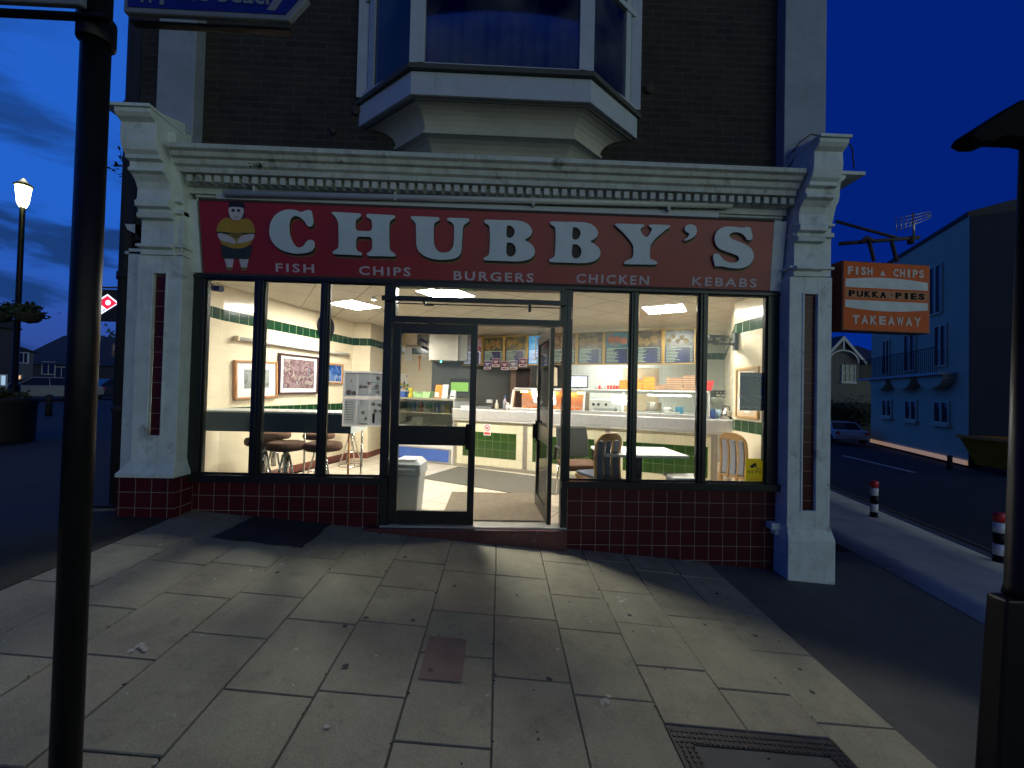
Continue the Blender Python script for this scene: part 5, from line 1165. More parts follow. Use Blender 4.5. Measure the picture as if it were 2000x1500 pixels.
# CCTV sticker
a_, c_ = on_glass(1457, 894), on_glass(1491, 943); W2, H2 = (c_.x-a_.x)/2, (a_.z-c_.z)/2
t = thing('camera_warning_sticker', 'yellow CCTV warning sticker at the bottom corner of the right window', 'sticker', ((a_.x+c_.x)/2, .0285, (a_.z+c_.z)/2))
M['stick'] = translucent('sticker_yellow', (.60, .56, .03), .55)
b = B(); b.prism([(-W2, -H2), (W2, -H2), (W2, H2-.045), (W2*.55, H2-.008), (-W2, H2-.008)], 'y', -.002, .002); b.build('sheet', 'stick', t)
text('CCTV', (-W2+.02, -.003, -.035), (1, 0, 0), (0, 0, 1), 2*W2-.04, .034, 'matblack', t, bold=.03)
b = B()
for k, q in enumerate((.07, .065, .055)): b.box(-q, q, -.0032, -.0022, -.06-k*.02, -.054-k*.02)
b.build('small_print', 'mustard', t)
b = B(); b.prism([(-.055, .045), (.005, .085), (.025, .055), (-.03, .018)], 'y', -.0032, -.0022); b.prism([(.0, .045), (.010, .05), (.035, .018), (.028, .012)], 'y', -.0032, -.0022); b.prism([(.03, .012), (.075, .008), (.075, .016), (.03, .02)], 'y', -.0033, -.0023); b.build('camera_symbol', 'matblack', t)
# noticeboard and bracket arm on the right wall
t = thing('notice_board', 'wood-framed noticeboard with papers on the right tiled wall', 'noticeboard', (3.19, .85, 1.57), R(-90))
b = B()
for q in ((-.24, .24, .30, .33), (-.24, .24, -.33, -.30), (-.24, -.21, -.30, .30), (.21, .24, -.30, .30)): b.box(q[0], q[1], -.02, .009, q[2], q[3])
b.build('frame', 'wood', t, bevel=.003); b = B(); b.box(-.209, .209, -.005, .008, -.299, .299); b.build('board', 'bulkhead', t)
b = B()
for x, z in ((-.17, -.2), (-.04, -.24), (-.15, .1), (.03, .12), (-.05, -.05)): b.box(x, x+.12, -.009, -.0055, z-.02, z+.14)
b.build('papers', 'paper', t)
t = thing('wall_bracket_arm', 'black jointed bracket arm on the right wall near the green band', 'bracket', (3.195, 1.09, 2.26), R(0))
b = B(); b.box(-.05, .0, -.03, .03, -.12, .12); b.build('wall_plate', 'matblack', t, bevel=.004)
b = B(); b.box(-.30, -.05, -.014, .014, -.055, -.025); b.box(-.42, -.26, -.012, .012, -.03, .0); b.tube([(-.32, 0, -.05), (-.32, 0, .03)], .018, 8); b.build('arm', 'matblack', t)
b = B(); b.box(-.40, -.14, -.05, .05, .045, .075); b.box(-.36, -.30, -.03, .03, .031, .044); b.build('tray', 'matblack', t, bevel=.003)

# ---------------- chairs and table on the right
def dining_chair(loc, rz, label, padmat='pad'):
    t = thing('dining_chair', label, 'chair', loc, rz, 'high-backed wooden chairs in the right window')
    hw = .175
    def P(u, v):   # u across, v height: gentle S in side view
        yy = -.02-.05*math.sin((v-.45)*5.2) + (v-.45)*.12
        return (u*(1+.18*math.sin((v-.45)*3.6)*0), yy, v)
    K = 14; b = B()
    def strip(u0f, u1f, v0, v1, th, y_off, bb, n=K):
        for i in range(n):
            a0, a1 = v0+(v1-v0)*i/n, v0+(v1-v0)*(i+1)/n
            c = []
            for a in (a0, a1):
                x0, x1 = u0f(a), u1f(a); p = P(0, a); c.append([(x0, p[1]+y_off, a), (x1, p[1]+y_off, a), (x1, p[1]+y_off+th, a), (x0, p[1]+y_off+th, a)])
            bb.hexa(c[0]+c[1])
    edge = lambda v: hw*(1.0 if v < .84 else math.sqrt(max(.05, 1-((v-.84)/.135)**2*.92)))
    strip(lambda v: -edge(v), lambda v: -edge(v)+.028, .43, .90, .03, 0, b)
    strip(lambda v: edge(v)-.028, lambda v: edge(v), .43, .90, .03, 0, b)
    strip(lambda v: -edge(v), lambda v: edge(v), .885, .972, .03, .001, b, 8)
    for x in (-.060, .060): strip(lambda v, x=x: x-.011, lambda v, x=x: x+.011, .43, .90, .026, .002, b)
    # scalloped underside of the top rail
    for x in (-.104, 0, .104):
        for sgn in (-1, 1):
            p = P(0, .87); b.prism([(x+sgn*.045, .889), (x+sgn*.045, .862), (x+sgn*.028, .880), (x+sgn*.012, .889)], 'y', p[1]+.003, p[1]+.026)
    b.build('backrest', 'wood', t, bevel=.004)
    for x in (-.104, 0, .104):
        b = B(); strip(lambda v, x=x: x-.033, lambda v, x=x: x+.033, .47, .878, .034, -.004, b); b.build('back_pad', padmat, t, bevel=.008)
    b = B(); b.box(-.20, .20, -.40, .0, .415, .445); b.build('seat_frame', 'wood', t, bevel=.006)
    b = B(); b.box(-.19, .19, -.39, -.01, .446, .485); b.build('seat', padmat, t, bevel=.015)
    for x, y_ in ((-.17, -.37), (.17, -.37), (-.17, -.03), (.17, -.03)):
        b = B(); b.hexa([(x-.014, y_-.014, 0), (x+.014, y_-.014, 0), (x+.014, y_+.014, 0), (x-.014, y_+.014, 0), (x-.02, y_-.02, .414), (x+.02, y_-.02, .414), (x+.02, y_+.02, .414), (x-.02, y_+.02, .414)]); b.build('leg', 'wood', t)
    return t
M['pad_shaded'] = mat('shaded_grey_blue_upholstery', (.17, .19, .24), .85, var=.2, scale=30)  # shaded copy of the grey-blue pads, shade put into the colour
dining_chair((1.26, .32, FZ), R(200), 'high-backed wooden chair with grey pads toned darker for shade, left of the white table', 'pad_shaded')
dining_chair((2.90, .66, FZ), R(118), 'high-backed pale wooden chair seen side-on at the right of the white table')
t = thing('cafe_table', 'white-topped rectangular table on a dark pedestal behind the middle right pane', 'table', (1.66, .60, FZ))
b = B(); b.box(-.46, .50, -.36, .36, .705, .735); b.build('tabletop', 'whiteplastic', t, bevel=.004)
b = B(); b.box(-.07, .07, -.06, .06, .03, .704); b.build('pedestal', 'matblack', t, bevel=.005)
b = B(); b.box(-.30, .30, -.25, .25, .0, .029); b.build('foot', 'matblack', t, bevel=.01)
small('white_stool', 'low white plastic stool whose top edge shows behind the right pane', 'stool', 'whiteplastic', lambda b: [b.box(-.16, .18, -.14, .14, .44, .47), b.box(-.14, -.11, -.12, .12, 0, .44), b.box(.12, .15, -.12, .12, 0, .44)], (2.05, .16, FZ+.06), 0)
t = thing('office_armchair', 'black leatherette armchair with a brown seat behind the first right pane', 'armchair', (1.08, 1.12, FZ), R(8))
b = B(); K = 6
for i in range(K):
    z0, z1 = .52+.42*i/K, .52+.42*(i+1)/K; f0, f1 = .22+.012*math.sin(i/K*math.pi), .22+.012*math.sin((i+1)/K*math.pi); y0, y1 = -.24-.02*i/K*0, -.24
    b.hexa([(-f0, .20+.02*i, z0), (f0, .20+.02*i, z0), (f0, .25+.02*i, z0), (-f0, .25+.02*i, z0), (-f1, .20+.02*(i+1), z1), (f1, .20+.02*(i+1), z1), (f1, .25+.02*(i+1), z1), (-f1, .25+.02*(i+1), z1)])
b.build('backrest', 'leather', t, bevel=.02)
b = B(); b.box(-.24, .24, -.26, .22, .42, .50); b.build('seat', 'velvet', t, bevel=.02)
for x in (-.27, .27):
    b = B(); b.tube([(x, .22, .50), (x, .16, .68), (x, -.18, .68), (x, -.22, .44)], .02, 8); b.build('armrest', 'matblack', t)
for x, y_ in ((-.22, -.22), (.22, -.22), (-.22, .2), (.22, .2)): b = B(); b.tube([(x, y_, .42), (x*1.1, y_*1.1, 0)], .013, 8); b.build('leg', 'chrome', t)
# bin and mats
t = thing('litter_bin', 'grey swing-lid litter bin just inside the closed door leaf', 'bin', (-1.02, .50, FZ), R(-4))
b = B(); b.hexa([(-.125, -.125, 0), (.125, -.125, 0), (.125, .125, 0), (-.125, .125, 0), (-.15, -.15, .44), (.15, -.15, .44), (.15, .15, .44), (-.15, .15, .44)]); b.build('body', 'greyplastic', t, bevel=.02)
b = B()
for z0, z1, e0, e1 in ((.441, .455, .165, .168), (.455, .56, .168, .16), (.56, .62, .16, .11)): b.hexa([(-e0, -e0, z0), (e0, -e0, z0), (e0, e0, z0), (-e0, e0, z0), (-e1, -e1, z1), (e1, -e1, z1), (e1, e1, z1), (-e1, e1, z1)])
b.build('lid', 'greyplastic', t, bevel=.03, seg=3)
b = B(); b.hexa([(-.11, -.172, .50), (.11, -.172, .50), (.11, -.166, .50), (-.11, -.166, .50), (-.09, -.128, .615), (.09, -.128, .615), (.09, -.12, .615), (-.09, -.12, .615)]); b.build('swing_flap', 'whiteplastic', t, bevel=.002)
def floor_mat(name, pts, mk, label, z):
    b = B(); b.prism(pts, 'z', z, z+.008); o = b.build(name, mk, None, .002); tag(o, label, 'mat')
floor_mat('counter_mat', [(-1.23, 2.23), (.45, 1.22), (1.10, 1.45), (1.55, 2.02), (-.72, 3.24)], 'mat1', 'large charcoal mat lying askew in front of the counter', FZ+.001)
floor_mat('entrance_mat', [(-.60, .14), (.56, .14), (.50, 1.32), (-.62, 1.34)], 'mat2', 'brown entrance mat just inside the open door', FZ+.010)

# ================================================================== STREET FURNITURE
def atd(px_, py_, d): return onY(px_, py_, d-CAMD)
def ground_z(x, y): return zg(x, y)
# finger post close to the viewer on the left
p0 = atd(166, 600, 1.62); p1 = atd(209, 70, 1.62)
px0, py0 = p0.x, p0.y
fp = thing('finger_post', 'black round signpost in the left foreground carrying two direction arms', 'signpost', (px0, py0, zg(px0, py0)))
b = B(); b.tube([(0, 0, -.02), (0, 0, 3.45)], [.0455, .044], 24); b.tube([(0, 0, -.02), (0, 0, .0)], .05, 24); b.build('post', 'black', fp)
base_z = zg(px0, py0)
def arm(pxs, name, mk_face, tilt_y, x_from, x_to, zb, h, tip, par=fp):
    b = B(); s = 1 if x_to > x_from else -1
    pts = [(x_from, zb), (x_to-s*tip, zb), (x_to, zb+h/2), (x_to-s*tip, zb+h), (x_from, zb+h)]
    b.prism(pts, 'y', -.012, .012); a = b.build(name, 'signwhite', par, bevel=.006)
    b = B(); q = .018; pts = [(x_from+s*q, zb+q), (x_to-s*(tip+q*.7), zb+q), (x_to-s*q*1.6, zb+h/2), (x_to-s*(tip+q*.7), zb+h-q), (x_from+s*q, zb+h-q)]
    b.prism(pts, 'y', -.0145, -.0125); b.build('sign_face', mk_face, a); return a
zb = onY(300, 36, py0-.10).z-base_z+.018; xr0 = onY(246, 20, py0-.09).x-px0; xr1 = onY(568, 20, py0-.09).x-px0+.07
ar = arm(None, 'direction_arm', 'signblue', 0, xr0, xr1, zb, .17, .07); ar.location = (0, -.09, 0)
text('the beach', (xr0+.19, -.016, zb+.050), (1, 0, 0), (0, 0, 1), .37, .080, 'signwhite', ar, bold=.012)
b = B(); b.lathe((xr0+.085, -.0155, zb+.125), [(0, 0), (.011, 0)], 10, 0, 'y')
for pts in ([(xr0+.07, zb+.11), (xr0+.10, zb+.11), (xr0+.095, zb+.075), (xr0+.075, zb+.075)], [(xr0+.066, zb+.035), (xr0+.074, zb+.035), (xr0+.086, zb+.075), (xr0+.076, zb+.075)], [(xr0+.098, zb+.035), (xr0+.106, zb+.035), (xr0+.096, zb+.075), (xr0+.086, zb+.075)],
            [(xr0+.135, zb+.03), (xr0+.150, zb+.03), (xr0+.150, zb+.12), (xr0+.135, zb+.12)]): b.prism(pts, 'y', -.0165, -.015)
b.prism([(xr1-.15, zb+.03), (xr1-.12, zb+.03), (xr1-.085, zb+.085), (xr1-.12, zb+.14), (xr1-.15, zb+.14), (xr1-.118, zb+.085)], 'y', -.0165, -.015)
b.build('pedestrian_symbol', 'signwhite', ar)
zb2 = onY(100, 11, py0-.09).z-base_z; xl1 = onY(165, 10, py0-.09).x-px0
al = arm(None, 'direction_arm', 'signwhite', 0, xl1, -.95, zb2, .17, .07); al.location = (0, -.09, 0)
b = B(); z_ = onY(300, 50, py0-.04).z-base_z
b.box(xr0, xr1-.08, -.075, -.045, z_-.02, zb-.003); zz = onY(100, 30, py0-.04).z-base_z; b.box(-.95, xl1+.06, -.075, -.045, zz-.025, zb2-.003)
b.tube([(0, 0, z_-.05), (0, 0, z_+.05)], .058, 20); b.build('arm_bracket', 'black', fp, bevel=.003)
M['hoodblack'] = mat('sooty_black', (.004, .004, .005), .8, spec=.1)
# cast iron column on the right
q0 = atd(1953, 1500, 1.95); q1 = atd(2014, 262, 1.95)
cc = thing('iron_column', 'black cast-iron column with a hooded top at the right edge of the view', 'column', (q0.x, q0.y, zg(q0.x, q0.y)-.01))
zc = zg(q0.x, q0.y); dz = q1.z-q0.z; lean = (q1.x-q0.x)/dz
zk = onY(1940, 1160, q0.y).z-zc
b = B(); X = lambda z: lean*(z-(q0.z-zc))
b.hexa([(X(0)-.075, -.05, 0), (X(0)+.075, -.05, 0), (X(0)+.075, .05, 0), (X(0)-.075, .05, 0), (X(zk)-.062, -.045, zk), (X(zk)+.07, -.045, zk), (X(zk)+.07, .045, zk), (X(zk)-.062, .045, zk)])
b.build('base', 'black', cc, bevel=.012)
b = B(); zt = q1.z-zc; b.tube([(X(zk)+.045, 0, zk), (X(zk+.05)+.05, 0, zk+.05), (X(zt)+.02, 0, zt+.1)], [.055, .050, .050], 20); b.build('shaft', 'black', cc)
hx = onY(1897, 252, q0.y-.05).x-q0.x; hz = onY(1897, 262, q0.y-.05).z-zc; h2 = onY(2000, 192, q0.y-.05).z-zc
b = B(); b.prism([(hx, hz), (hx+.05, hz-.022), (hx+.11, hz-.018), (hx+.17, hz+.01), (hx+.32, hz+.01), (hx+.50, hz-.02), (hx+.54, hz+.01), (hx+.50, hz+.04), (hx+.27, h2+.01), (hx+.02, hz+.035)], 'y', -.05, .05); b.build('hood', 'hoodblack', cc, bevel=.01)

# bollards along the side road
def bollard(px_, py_, label, d, first=None):
    p = atd(px_, py_, d); z = zg(p.x, p.y)
    if first: return dup(first, (p.x, p.y, z), 0, label)
    t = thing('bollard', label, 'bollard', (p.x, p.y, z), 0, 'banded bollards on the side pavement')
    r0 = .058; H_ = .62
    b = B(); b.lathe((0, 0, 0), [(.001, 0), (r0+.008, 0), (r0+.008, .03), (r0, .035), (r0, .10)], 18); b.lathe((0, 0, 0), [(r0-.002, .10), (r0-.002, .25), (r0, .2501), (r0, .40), (r0-.002, .4001), (r0-.002, .54), (r0, .5401), (r0, .55)], 18); b.build('shaft', 'black', t)
    b = B(); b.lathe((0, 0, 0), [(r0+.001, .10), (r0+.001, .25)], 18); b.build('white_band', 'whiteplastic', t); b = B(); b.lathe((0, 0, 0), [(r0+.001, .40), (r0+.001, .54)], 18); b.build('white_band', 'whiteplastic', t)
    b = B(); b.lathe((0, 0, 0), [(r0+.003, .55), (r0+.003, .65), (r0-.01, .665), (0, .67)], 18); b.build('red_cap', 'redplastic', t); return t
d1 = 7.25; bo = bollard(1707, 1003, 'black and white bollard with a red top standing clear on the side pavement', d1)
p = atd(1965, 1118, 5.2); o = bollard(1951, 1118, 'nearer banded bollard half hidden behind the iron column', 5.3, bo)

# ---------------- hanging sign
hs = thing('hanging_sign', 'orange and white hanging box sign on the right corner of the shop', 'sign', (0, 0, 0))
A = onY(1644, 511, -.16); Bq = onY(1640, 648, -.16); C_ = onY(1817, 503, -.10); zt, zb_ = 2.955, 2.245
xa, xb_ = 3.50, 4.43; za = onY(1644, 508, -.16).z; zz = onY(1640, 645, -.16).z
xa = onY(1645, 575, -.16).x; xb_ = onY(1816, 575, -.10).x
hu = Vector((xb_-xa, .06, 0)).normalized(); o0 = Vector((xa, -.16, zz)); WD_ = Vector((xb_-xa, .06, 0)).length; HT = za-zz
mx = basis(o0, hu, (0, 0, 1)); hs.matrix_world = mx   # local x right, y up, z toward the viewer
b = B(); b.box(0, WD_, 0, HT, -.14, 0); b.build('box', 'darkred', hs, bevel=.006)
b = B(); b.box(.012, WD_-.012, .012, HT-.012, .0005, .004); b.build('face', 'orange', hs)
b = B()
def band(y0, y1, sag):
    n = 14
    for i in range(n):
        x0, x1 = .03+(WD_-.06)*i/n, .03+(WD_-.06)*(i+1)/n; f0, f1 = math.sin(i/n*math.pi)*sag, math.sin((i+1)/n*math.pi)*sag
        lo0, lo1 = (y0, y0) if sag > 0 else (y0+f0, y0+f1); hi0, hi1 = (y1+f0, y1+f1) if sag > 0 else (y1, y1)
        b.hexa([(x0, lo0, .0042), (x1, lo1, .0042), (x1, hi1, .0042), (x0, hi0, .0042), (x0, lo0, .006), (x1, lo1, .006), (x1, hi1, .006), (x0, hi0, .006)])
band(HT*.62, HT*.735, .03); band(HT*.335, HT*.44, -.03); b.build('white_band', 'white', hs)
b = B(); b.box(.03, WD_-.03, HT*.475, HT*.59, .0042, .0052); b.build('tan_band', mat('sign_tan', (.50, .22, .10), .6, spec=.2), hs)
M['signink'] = mat('sign_black_ink', (.006, .008, .008), .8, spec=.1); M['signpale'] = mat('sign_faded_lettering', (.62, .52, .45), .6)
def slab_text(s, x0, x1, y0, y1, mk):
    n = len(s); adv = (x1-x0)/n
    for i, ch in enumerate(s):
        if ch == ' ': continue
        w_ = adv*(.80 if ch != 'I' else .40); xx = x0+adv*i+(adv-w_)/2
        hh = (y1-y0) if ch not in "·-&" else (y1-y0)*.6
        yy = y0 if ch not in '-·' else y0+(y1-y0)*.42; 
        if ch == '-': hh = .010
        if ch == '·': hh = .016; w_ = .016; xx = x0+adv*i+adv/2
        text(ch, (xx, yy, .0062), (1, 0, 0), (0, 1, 0), w_, hh, mk, hs, bold=.045, ex=.001)
slab_text('FISH & CHIPS', .045, WD_-.07, HT*.80, HT*.915, 'signpale')
slab_text('PUKKA·PIES', .06, WD_-.06, HT*.485, HT*.575, 'signink')
slab_text('TAKEAWAY', .10, WD_-.10, HT*.10, HT*.225, 'signpale')
# its bracket
bk = thing('sign_bracket', 'rusty iron bracket bars holding the hanging sign', 'bracket', (0, 0, 0))
b = B(); P1, P2 = onY(1632, 432, .1), onY(1760, 467, -.1); P3, P4 = onY(1640, 476, -.1), onY(1795, 464, -.1)
b.tube([P1, P2], .016, 8); b.tube([P3, P4], .020, 8); b.tube([onY(1680, 474, -.12), onY(1692, 464, -.12), onY(1705, 470, -.12)], .02, 6)
for x in (1697, 1741): p = onY(x, 470, -.12); b.tube([p, (p.x, -.18, hs.matrix_world.translation.z+HT)], .017, 8)
p = onY(1779, 476, -.1); b.tube([p, onY(1779, 462, -.1)], .03, 8); b.build('bars', 'rust', bk)
# aerial behind
ta = thing('wire_aerial', 'small wire mesh aerial above the hanging sign', 'aerial', (0, 0, 0))
b = B(); Pn = lambda x, y: onY(x, y, .3)
for t in range(7):
    f = t/6; b.tube([Pn(1750+67*f, 427-13*f), Pn(1751+36*f*1.3, 452-3*f) if f < .8 else Pn(1817, 424)], .004, 5)
for g_ in range(4): f = g_/3; b.tube([Pn(1750, 427+22*f), Pn(1783, 420+20*f), Pn(1817, 413+12*f)], .004, 5)
b.tube([Pn(1783, 416), Pn(1785, 466)], .012, 6); b.build('mesh', 'steel2', ta)

# ---------------- plants growing from ledges
def weed(name, label, o, n, size, seed, spread=(.1, .06, .12)):
    rr = random.Random(seed); t = thing(name, label, 'plant', o)
    b = B(); st = B()
    for i in range(n):
        d = Vector((rr.uniform(-1, .6)*spread[0], rr.uniform(-1, 1)*spread[1], rr.uniform(-.3, 1)*spread[2])); st.tube([(0, 0, 0), d*.6+Vector((0, 0, .01)), d], .0025, 4)
        for j in range(3):
            c = d*rr.uniform(.5, 1.05); a = Vector((rr.uniform(-1, 1), rr.uniform(-1, 1), rr.uniform(-.6, .8))).normalized(); u = a.orthogonal().normalized()
            b.face([c, c+a*size*.5+u*size*.2, c+a*size, c+a*size*.5-u*size*.2])
    st.build('stems', 'bark', t); b.build('leaves', 'leaf', t); return t
weed('wall_weed', 'leafy weed sprouting high on the left edge of the building', onY(250, 335, .15), 22, .06, 4, (.13, .08, .2))
weed('wall_weed', 'small weed growing below the side moulding left of the shop', onY(262, 478, .15), 12, .05, 5, (.06, .05, .10))
weed('cornice_moss', 'tuft of moss on the left end of the white cornice', onY(508, 327, -.38), 14, .03, 6, (.12, .03, .03))

# ================================================================== LEFT STREET
M['lampglow'] = emit('street_lantern_glass', (.92, 1., .42), 14.)
def street_lamp(px_, py_base, d, label, ztop_px):
    p = atd(px_, 760, d); z = zg(p.x, p.y); H_ = atd(px_+12, ztop_px, d).z - z
    t = thing('street_lamp', label, 'street lamp', (p.x, p.y, z))
    b = B(); b.tube([(0, 0, 0), (0, 0, 1.1), (0, 0, 1.15), (0, 0, H_)], [.10, .09, .055, .045], 14); b.build('pole', 'black', t)
    b = B(); b.lathe((0, 0, H_), [(.05, 0), (.09, .10), (.125, .46), (.11, .47)], 8, sm=False); b.build('lantern', 'lampglow', t)
    b = B(); b.lathe((0, 0, H_), [(.15, .471), (.16, .49), (.06, .58), (.02, .64), (0, .65)], 8); b.build('lantern_cap', 'matblack', t); return t, p, z
lamp, lp_, lz = street_lamp(28, 848, 9.2, 'lit lantern street lamp on a black pole at the far left', 405)
ld = bpy.data.lights.new('street_lamp_light', 'POINT'); ld.energy = 60; ld.color = (1, .95, .6); ld.shadow_soft_size = .15
lo = bpy.data.objects.new('street_lamp_light', ld); COL.objects.link(lo); lo.parent = lamp; lo.location = (0, 0, atd(40, 405, 9.2).z-lz+.9)
def foliage(b, c, rad, n, size, rr, lumps=7):
    ctr = [Vector((rr.gauss(0, .42)*rad[0], rr.gauss(0, .42)*rad[1], rr.gauss(0, .38)*rad[2])) for _ in range(lumps)]
    for i in range(n):
        k = rr.choice(ctr); v = Vector((rr.gauss(0, .38)*rad[0], rr.gauss(0, .38)*rad[1], rr.gauss(0, .38)*rad[2])); q = Vector(c)+k+v*.75
        a = Vector((rr.uniform(-1, 1), rr.uniform(-1, 1), rr.uniform(-1, 1))).normalized(); u = a.orthogonal().normalized(); s = size*rr.uniform(.6, 1.3)
        b.face([q, q+a*s*.5+u*s*.3, q+a*s, q+a*s*.5-u*s*.3])
rr = random.Random(5)
for k, (x, lab) in enumerate(((-.34, 'left half of the pair of hanging flower baskets on the lamp pole'), (.30, 'right half of the pair of hanging flower baskets on the lamp pole'))):
    c = atd(30, 612, 9.2); t = thing('flower_basket', lab, 'flower basket', (c.x+x, c.y, c.z), 0, 'hanging flower baskets on the lamp pole')
    b = B(); b.lathe((0, 0, 0), [(.0, -.22), (.14, -.18), (.24, -.02), (.25, .0)], 16); b.build('basket', 'bark', t)
    b = B(); foliage(b, (0, 0, .05), (.30, .28, .16), 380, .09, rr); b.build('flowers', 'leaf', t)
    b = B(); b.tube([(-x*.8, 0, .2), (0, 0, .2)], .012, 6); b.build('bracket', 'matblack', t)
# dark round planter
c = atd(12, 845, 8.3); z = zg(c.x, c.y)
t = thing('round_planter', 'large dark round planter on the left street', 'planter', (c.x-.12, c.y, z))
b = B(); b.lathe((0, 0, 0), [(.44, 0), (.46, .06), (.48, .75), (.52, .80), (.52, .88), (.44, .88), (.42, .80)], 28); b.build('tub', 'matblack', t)
b = B(); foliage(b, (0, 0, .92), (.36, .36, .10), 500, .09, rr); b.build('plants', 'leaf', t)
# small street bollard
for px_, d, lab in ((96, 14.5, 'short dark bollard in front of the parked cars on the left'),):
    c = atd(px_, 780, d); z = zg(c.x, c.y); o = B().lathe((0, 0, 0), [(.001, 0), (.09, 0), (.08, .5), (.10, .55), (.10, .68), (.05, .74), (0, .76)], 14).build('street_bollard', 'matblack'); o.location = (c.x, c.y, z); tag(o, lab, 'bollard')
# lit projecting sign with the tilted red and blue tiles
ds = thing('projecting_sign', 'backlit projecting sign with tilted red and blue squares and white dots on dark panel', 'sign', (0, 0, 0))
dd = 9.5; a = onY(182, 572, dd-CAMD); c = onY(240, 625, dd-CAMD); yv = dd-CAMD
b = B(); b.box(a.x, c.x-.02, yv, yv+.12, c.z-.03, a.z+.09); b.build('panel', 'matblack', ds, bevel=.01)
M['dwhite'] = emit('sign_lit_white', (.75, .8, 1.), 1.6); M['dred'] = emit('sign_lit_red', (.85, .02, .06), 1.1, (.6, .02, .04)); M['dblue'] = emit('sign_lit_blue', (.01, .10, .9), 1.0, (.02, .1, .6))
def dpoly(pts, y_, mk, name):
    b = B(); b.prism([(lambda q: (q.x, q.z))(onY(px_, py_, yv-y_)) for px_, py_ in pts], 'y', yv-y_-.004, yv-y_); return b.build(name, mk, ds)
dpoly([(210.5, 574.5), (232.5, 592), (190, 618.5), (166, 601)], .004, 'dwhite', 'white_border')
dpoly([(210, 577.5), (228.5, 592.3), (209, 604.5), (191.5, 590)], .012, 'dred', 'red_tile')
dpoly([(189, 592), (206, 605.5), (189, 615), (171, 601)], .012, 'dblue', 'blue_tile')
b = B()
for px_, py_, q in ((210, 591, .06), (196, 603.5, .06), (182, 599, .05)): p = onY(px_, py_, yv-.03); b.lathe((p.x, yv-.018, p.z), [(0, -.002), (q, 0)], 18, 0, 'y')
b.build('pips', 'dwhite', ds)
b = B(); p = onY(245, 572, yv+.06); b.tube([(a.x-.1, yv+.06, a.z+.14), (p.x+.5, yv+.06, p.z+.13)], .02, 6); b.build('bracket', 'matblack', ds)
t = thing('small_shop_sign', 'small cream projecting sign farther along the left street', 'sign', (0, 0, 0)); a = atd(219, 671, 15); c = atd(246, 697, 15)
b = B(); b.box(a.x, c.x, 15-CAMD, 15-CAMD+.1, c.z, a.z); b.build('panel', mat('tan_panel', (.20, .14, .09), .6), t); b = B(); b.box(a.x+.05, c.x-.05, 15-CAMD-.01, 15-CAMD-.001, (a.z+c.z)/2-.03, a.z-.06); b.build('stripe', mat('cream_panel', (.35, .35, .28), .6), t)

def house(name, label, x0, x1, y0, dep, zb, ze, zr, wallm, wins=(), gable=False, doorlit=None):
    t = thing(name, label, 'building', ((x0+x1)/2, y0, zb)); W_ = (x1-x0)/2; H_ = ze-zb; Hr = zr-zb
    b = B(); b.box(-W_, W_, 0, dep, 0, H_); b.build('wall', wallm, t)
    b = B()
    if gable: b.prism([(-W_-.3, H_), (W_+.3, H_), (0, Hr)], 'y', -.25, dep+.2)
    else: b.prism([(-.35, H_+.003), (dep+.35, H_+.003), (dep/2, Hr)], 'x', -W_-.2, W_+.2)
    b.build('roof', 'roof', t)
    for (wx, wz, ww, wh, mk) in wins:
        b = B(); q = .06; wx -= (x0+x1)/2; wz -= zb
        for r_ in ((wx-ww/2-q, wx+ww/2+q, wz-q, wz), (wx-ww/2-q, wx+ww/2+q, wz+wh, wz+wh+q), (wx-ww/2-q, wx-ww/2, wz, wz+wh), (wx+ww/2, wx+ww/2+q, wz, wz+wh), (wx-.02, wx+.02, wz, wz+wh)): b.box(r_[0], r_[1], -.05, -.001, r_[2], r_[3])
        f_ = b.build('window', 'white', t); b = B(); b.box(wx-ww/2, wx+ww/2, -.02, -.003, wz, wz+wh); b.build('pane', mk, f_)
    return t
M['warmwin'] = emit('warm_lit_window', (1., .52, .2), 1.1); M['coolwin'] = emit('cool_lit_window', (.5, .75, 1.), .6)
M['housepale'] = mat('pale_street_render', (.15, .16, .165), .8); M['housegrey'] = mat('grey_street_render', (.045, .05, .06), .85)
def W(px_, py_, d): return atd(px_, py_, d)
zl = zg(-20, 10)
a = W(31, 655, 36); c = W(245, 660, 36)
house('terrace_house', 'long dark terrace with a slate roof behind the parked cars', a.x, c.x, 36-CAMD, 8, zl, W(100, 712, 36).z, W(100, 652, 36).z+.3, 'housegrey', [(W(120, 745, 36).x, W(0, 742, 36).z, 1.0, 1.2, 'darkglass'), (W(95, 730, 36).x, W(0, 728, 36).z, 1.0, 1.0, 'darkglass')])
a = W(28, 680, 30); c = W(66, 680, 30)
house('pale_shop', 'pale two-storey shop with a warm lit window on the left street', a.x, c.x, 27-CAMD, 3, zl, W(40, 683, 27).z, W(40, 668, 27).z, 'housepale', [(W(47, 702, 27).x, W(47, 708, 27).z, .5, .6, 'darkglass'), (W(34.5, 745, 27).x, W(34, 750, 27).z, .45, .55, 'warmwin')])
a = W(-160, 640, 22); c = W(26, 640, 26)
house('corner_house', 'grey gabled house cut by the left edge of the photo', a.x, c.x, 22-CAMD, 4, zl, W(15, 625, 22).z, W(0, 575, 22).z+1.2, 'housegrey', [(W(3, 745, 22).x, W(3, 752, 22).z, .5, .5, 'coolwin')])
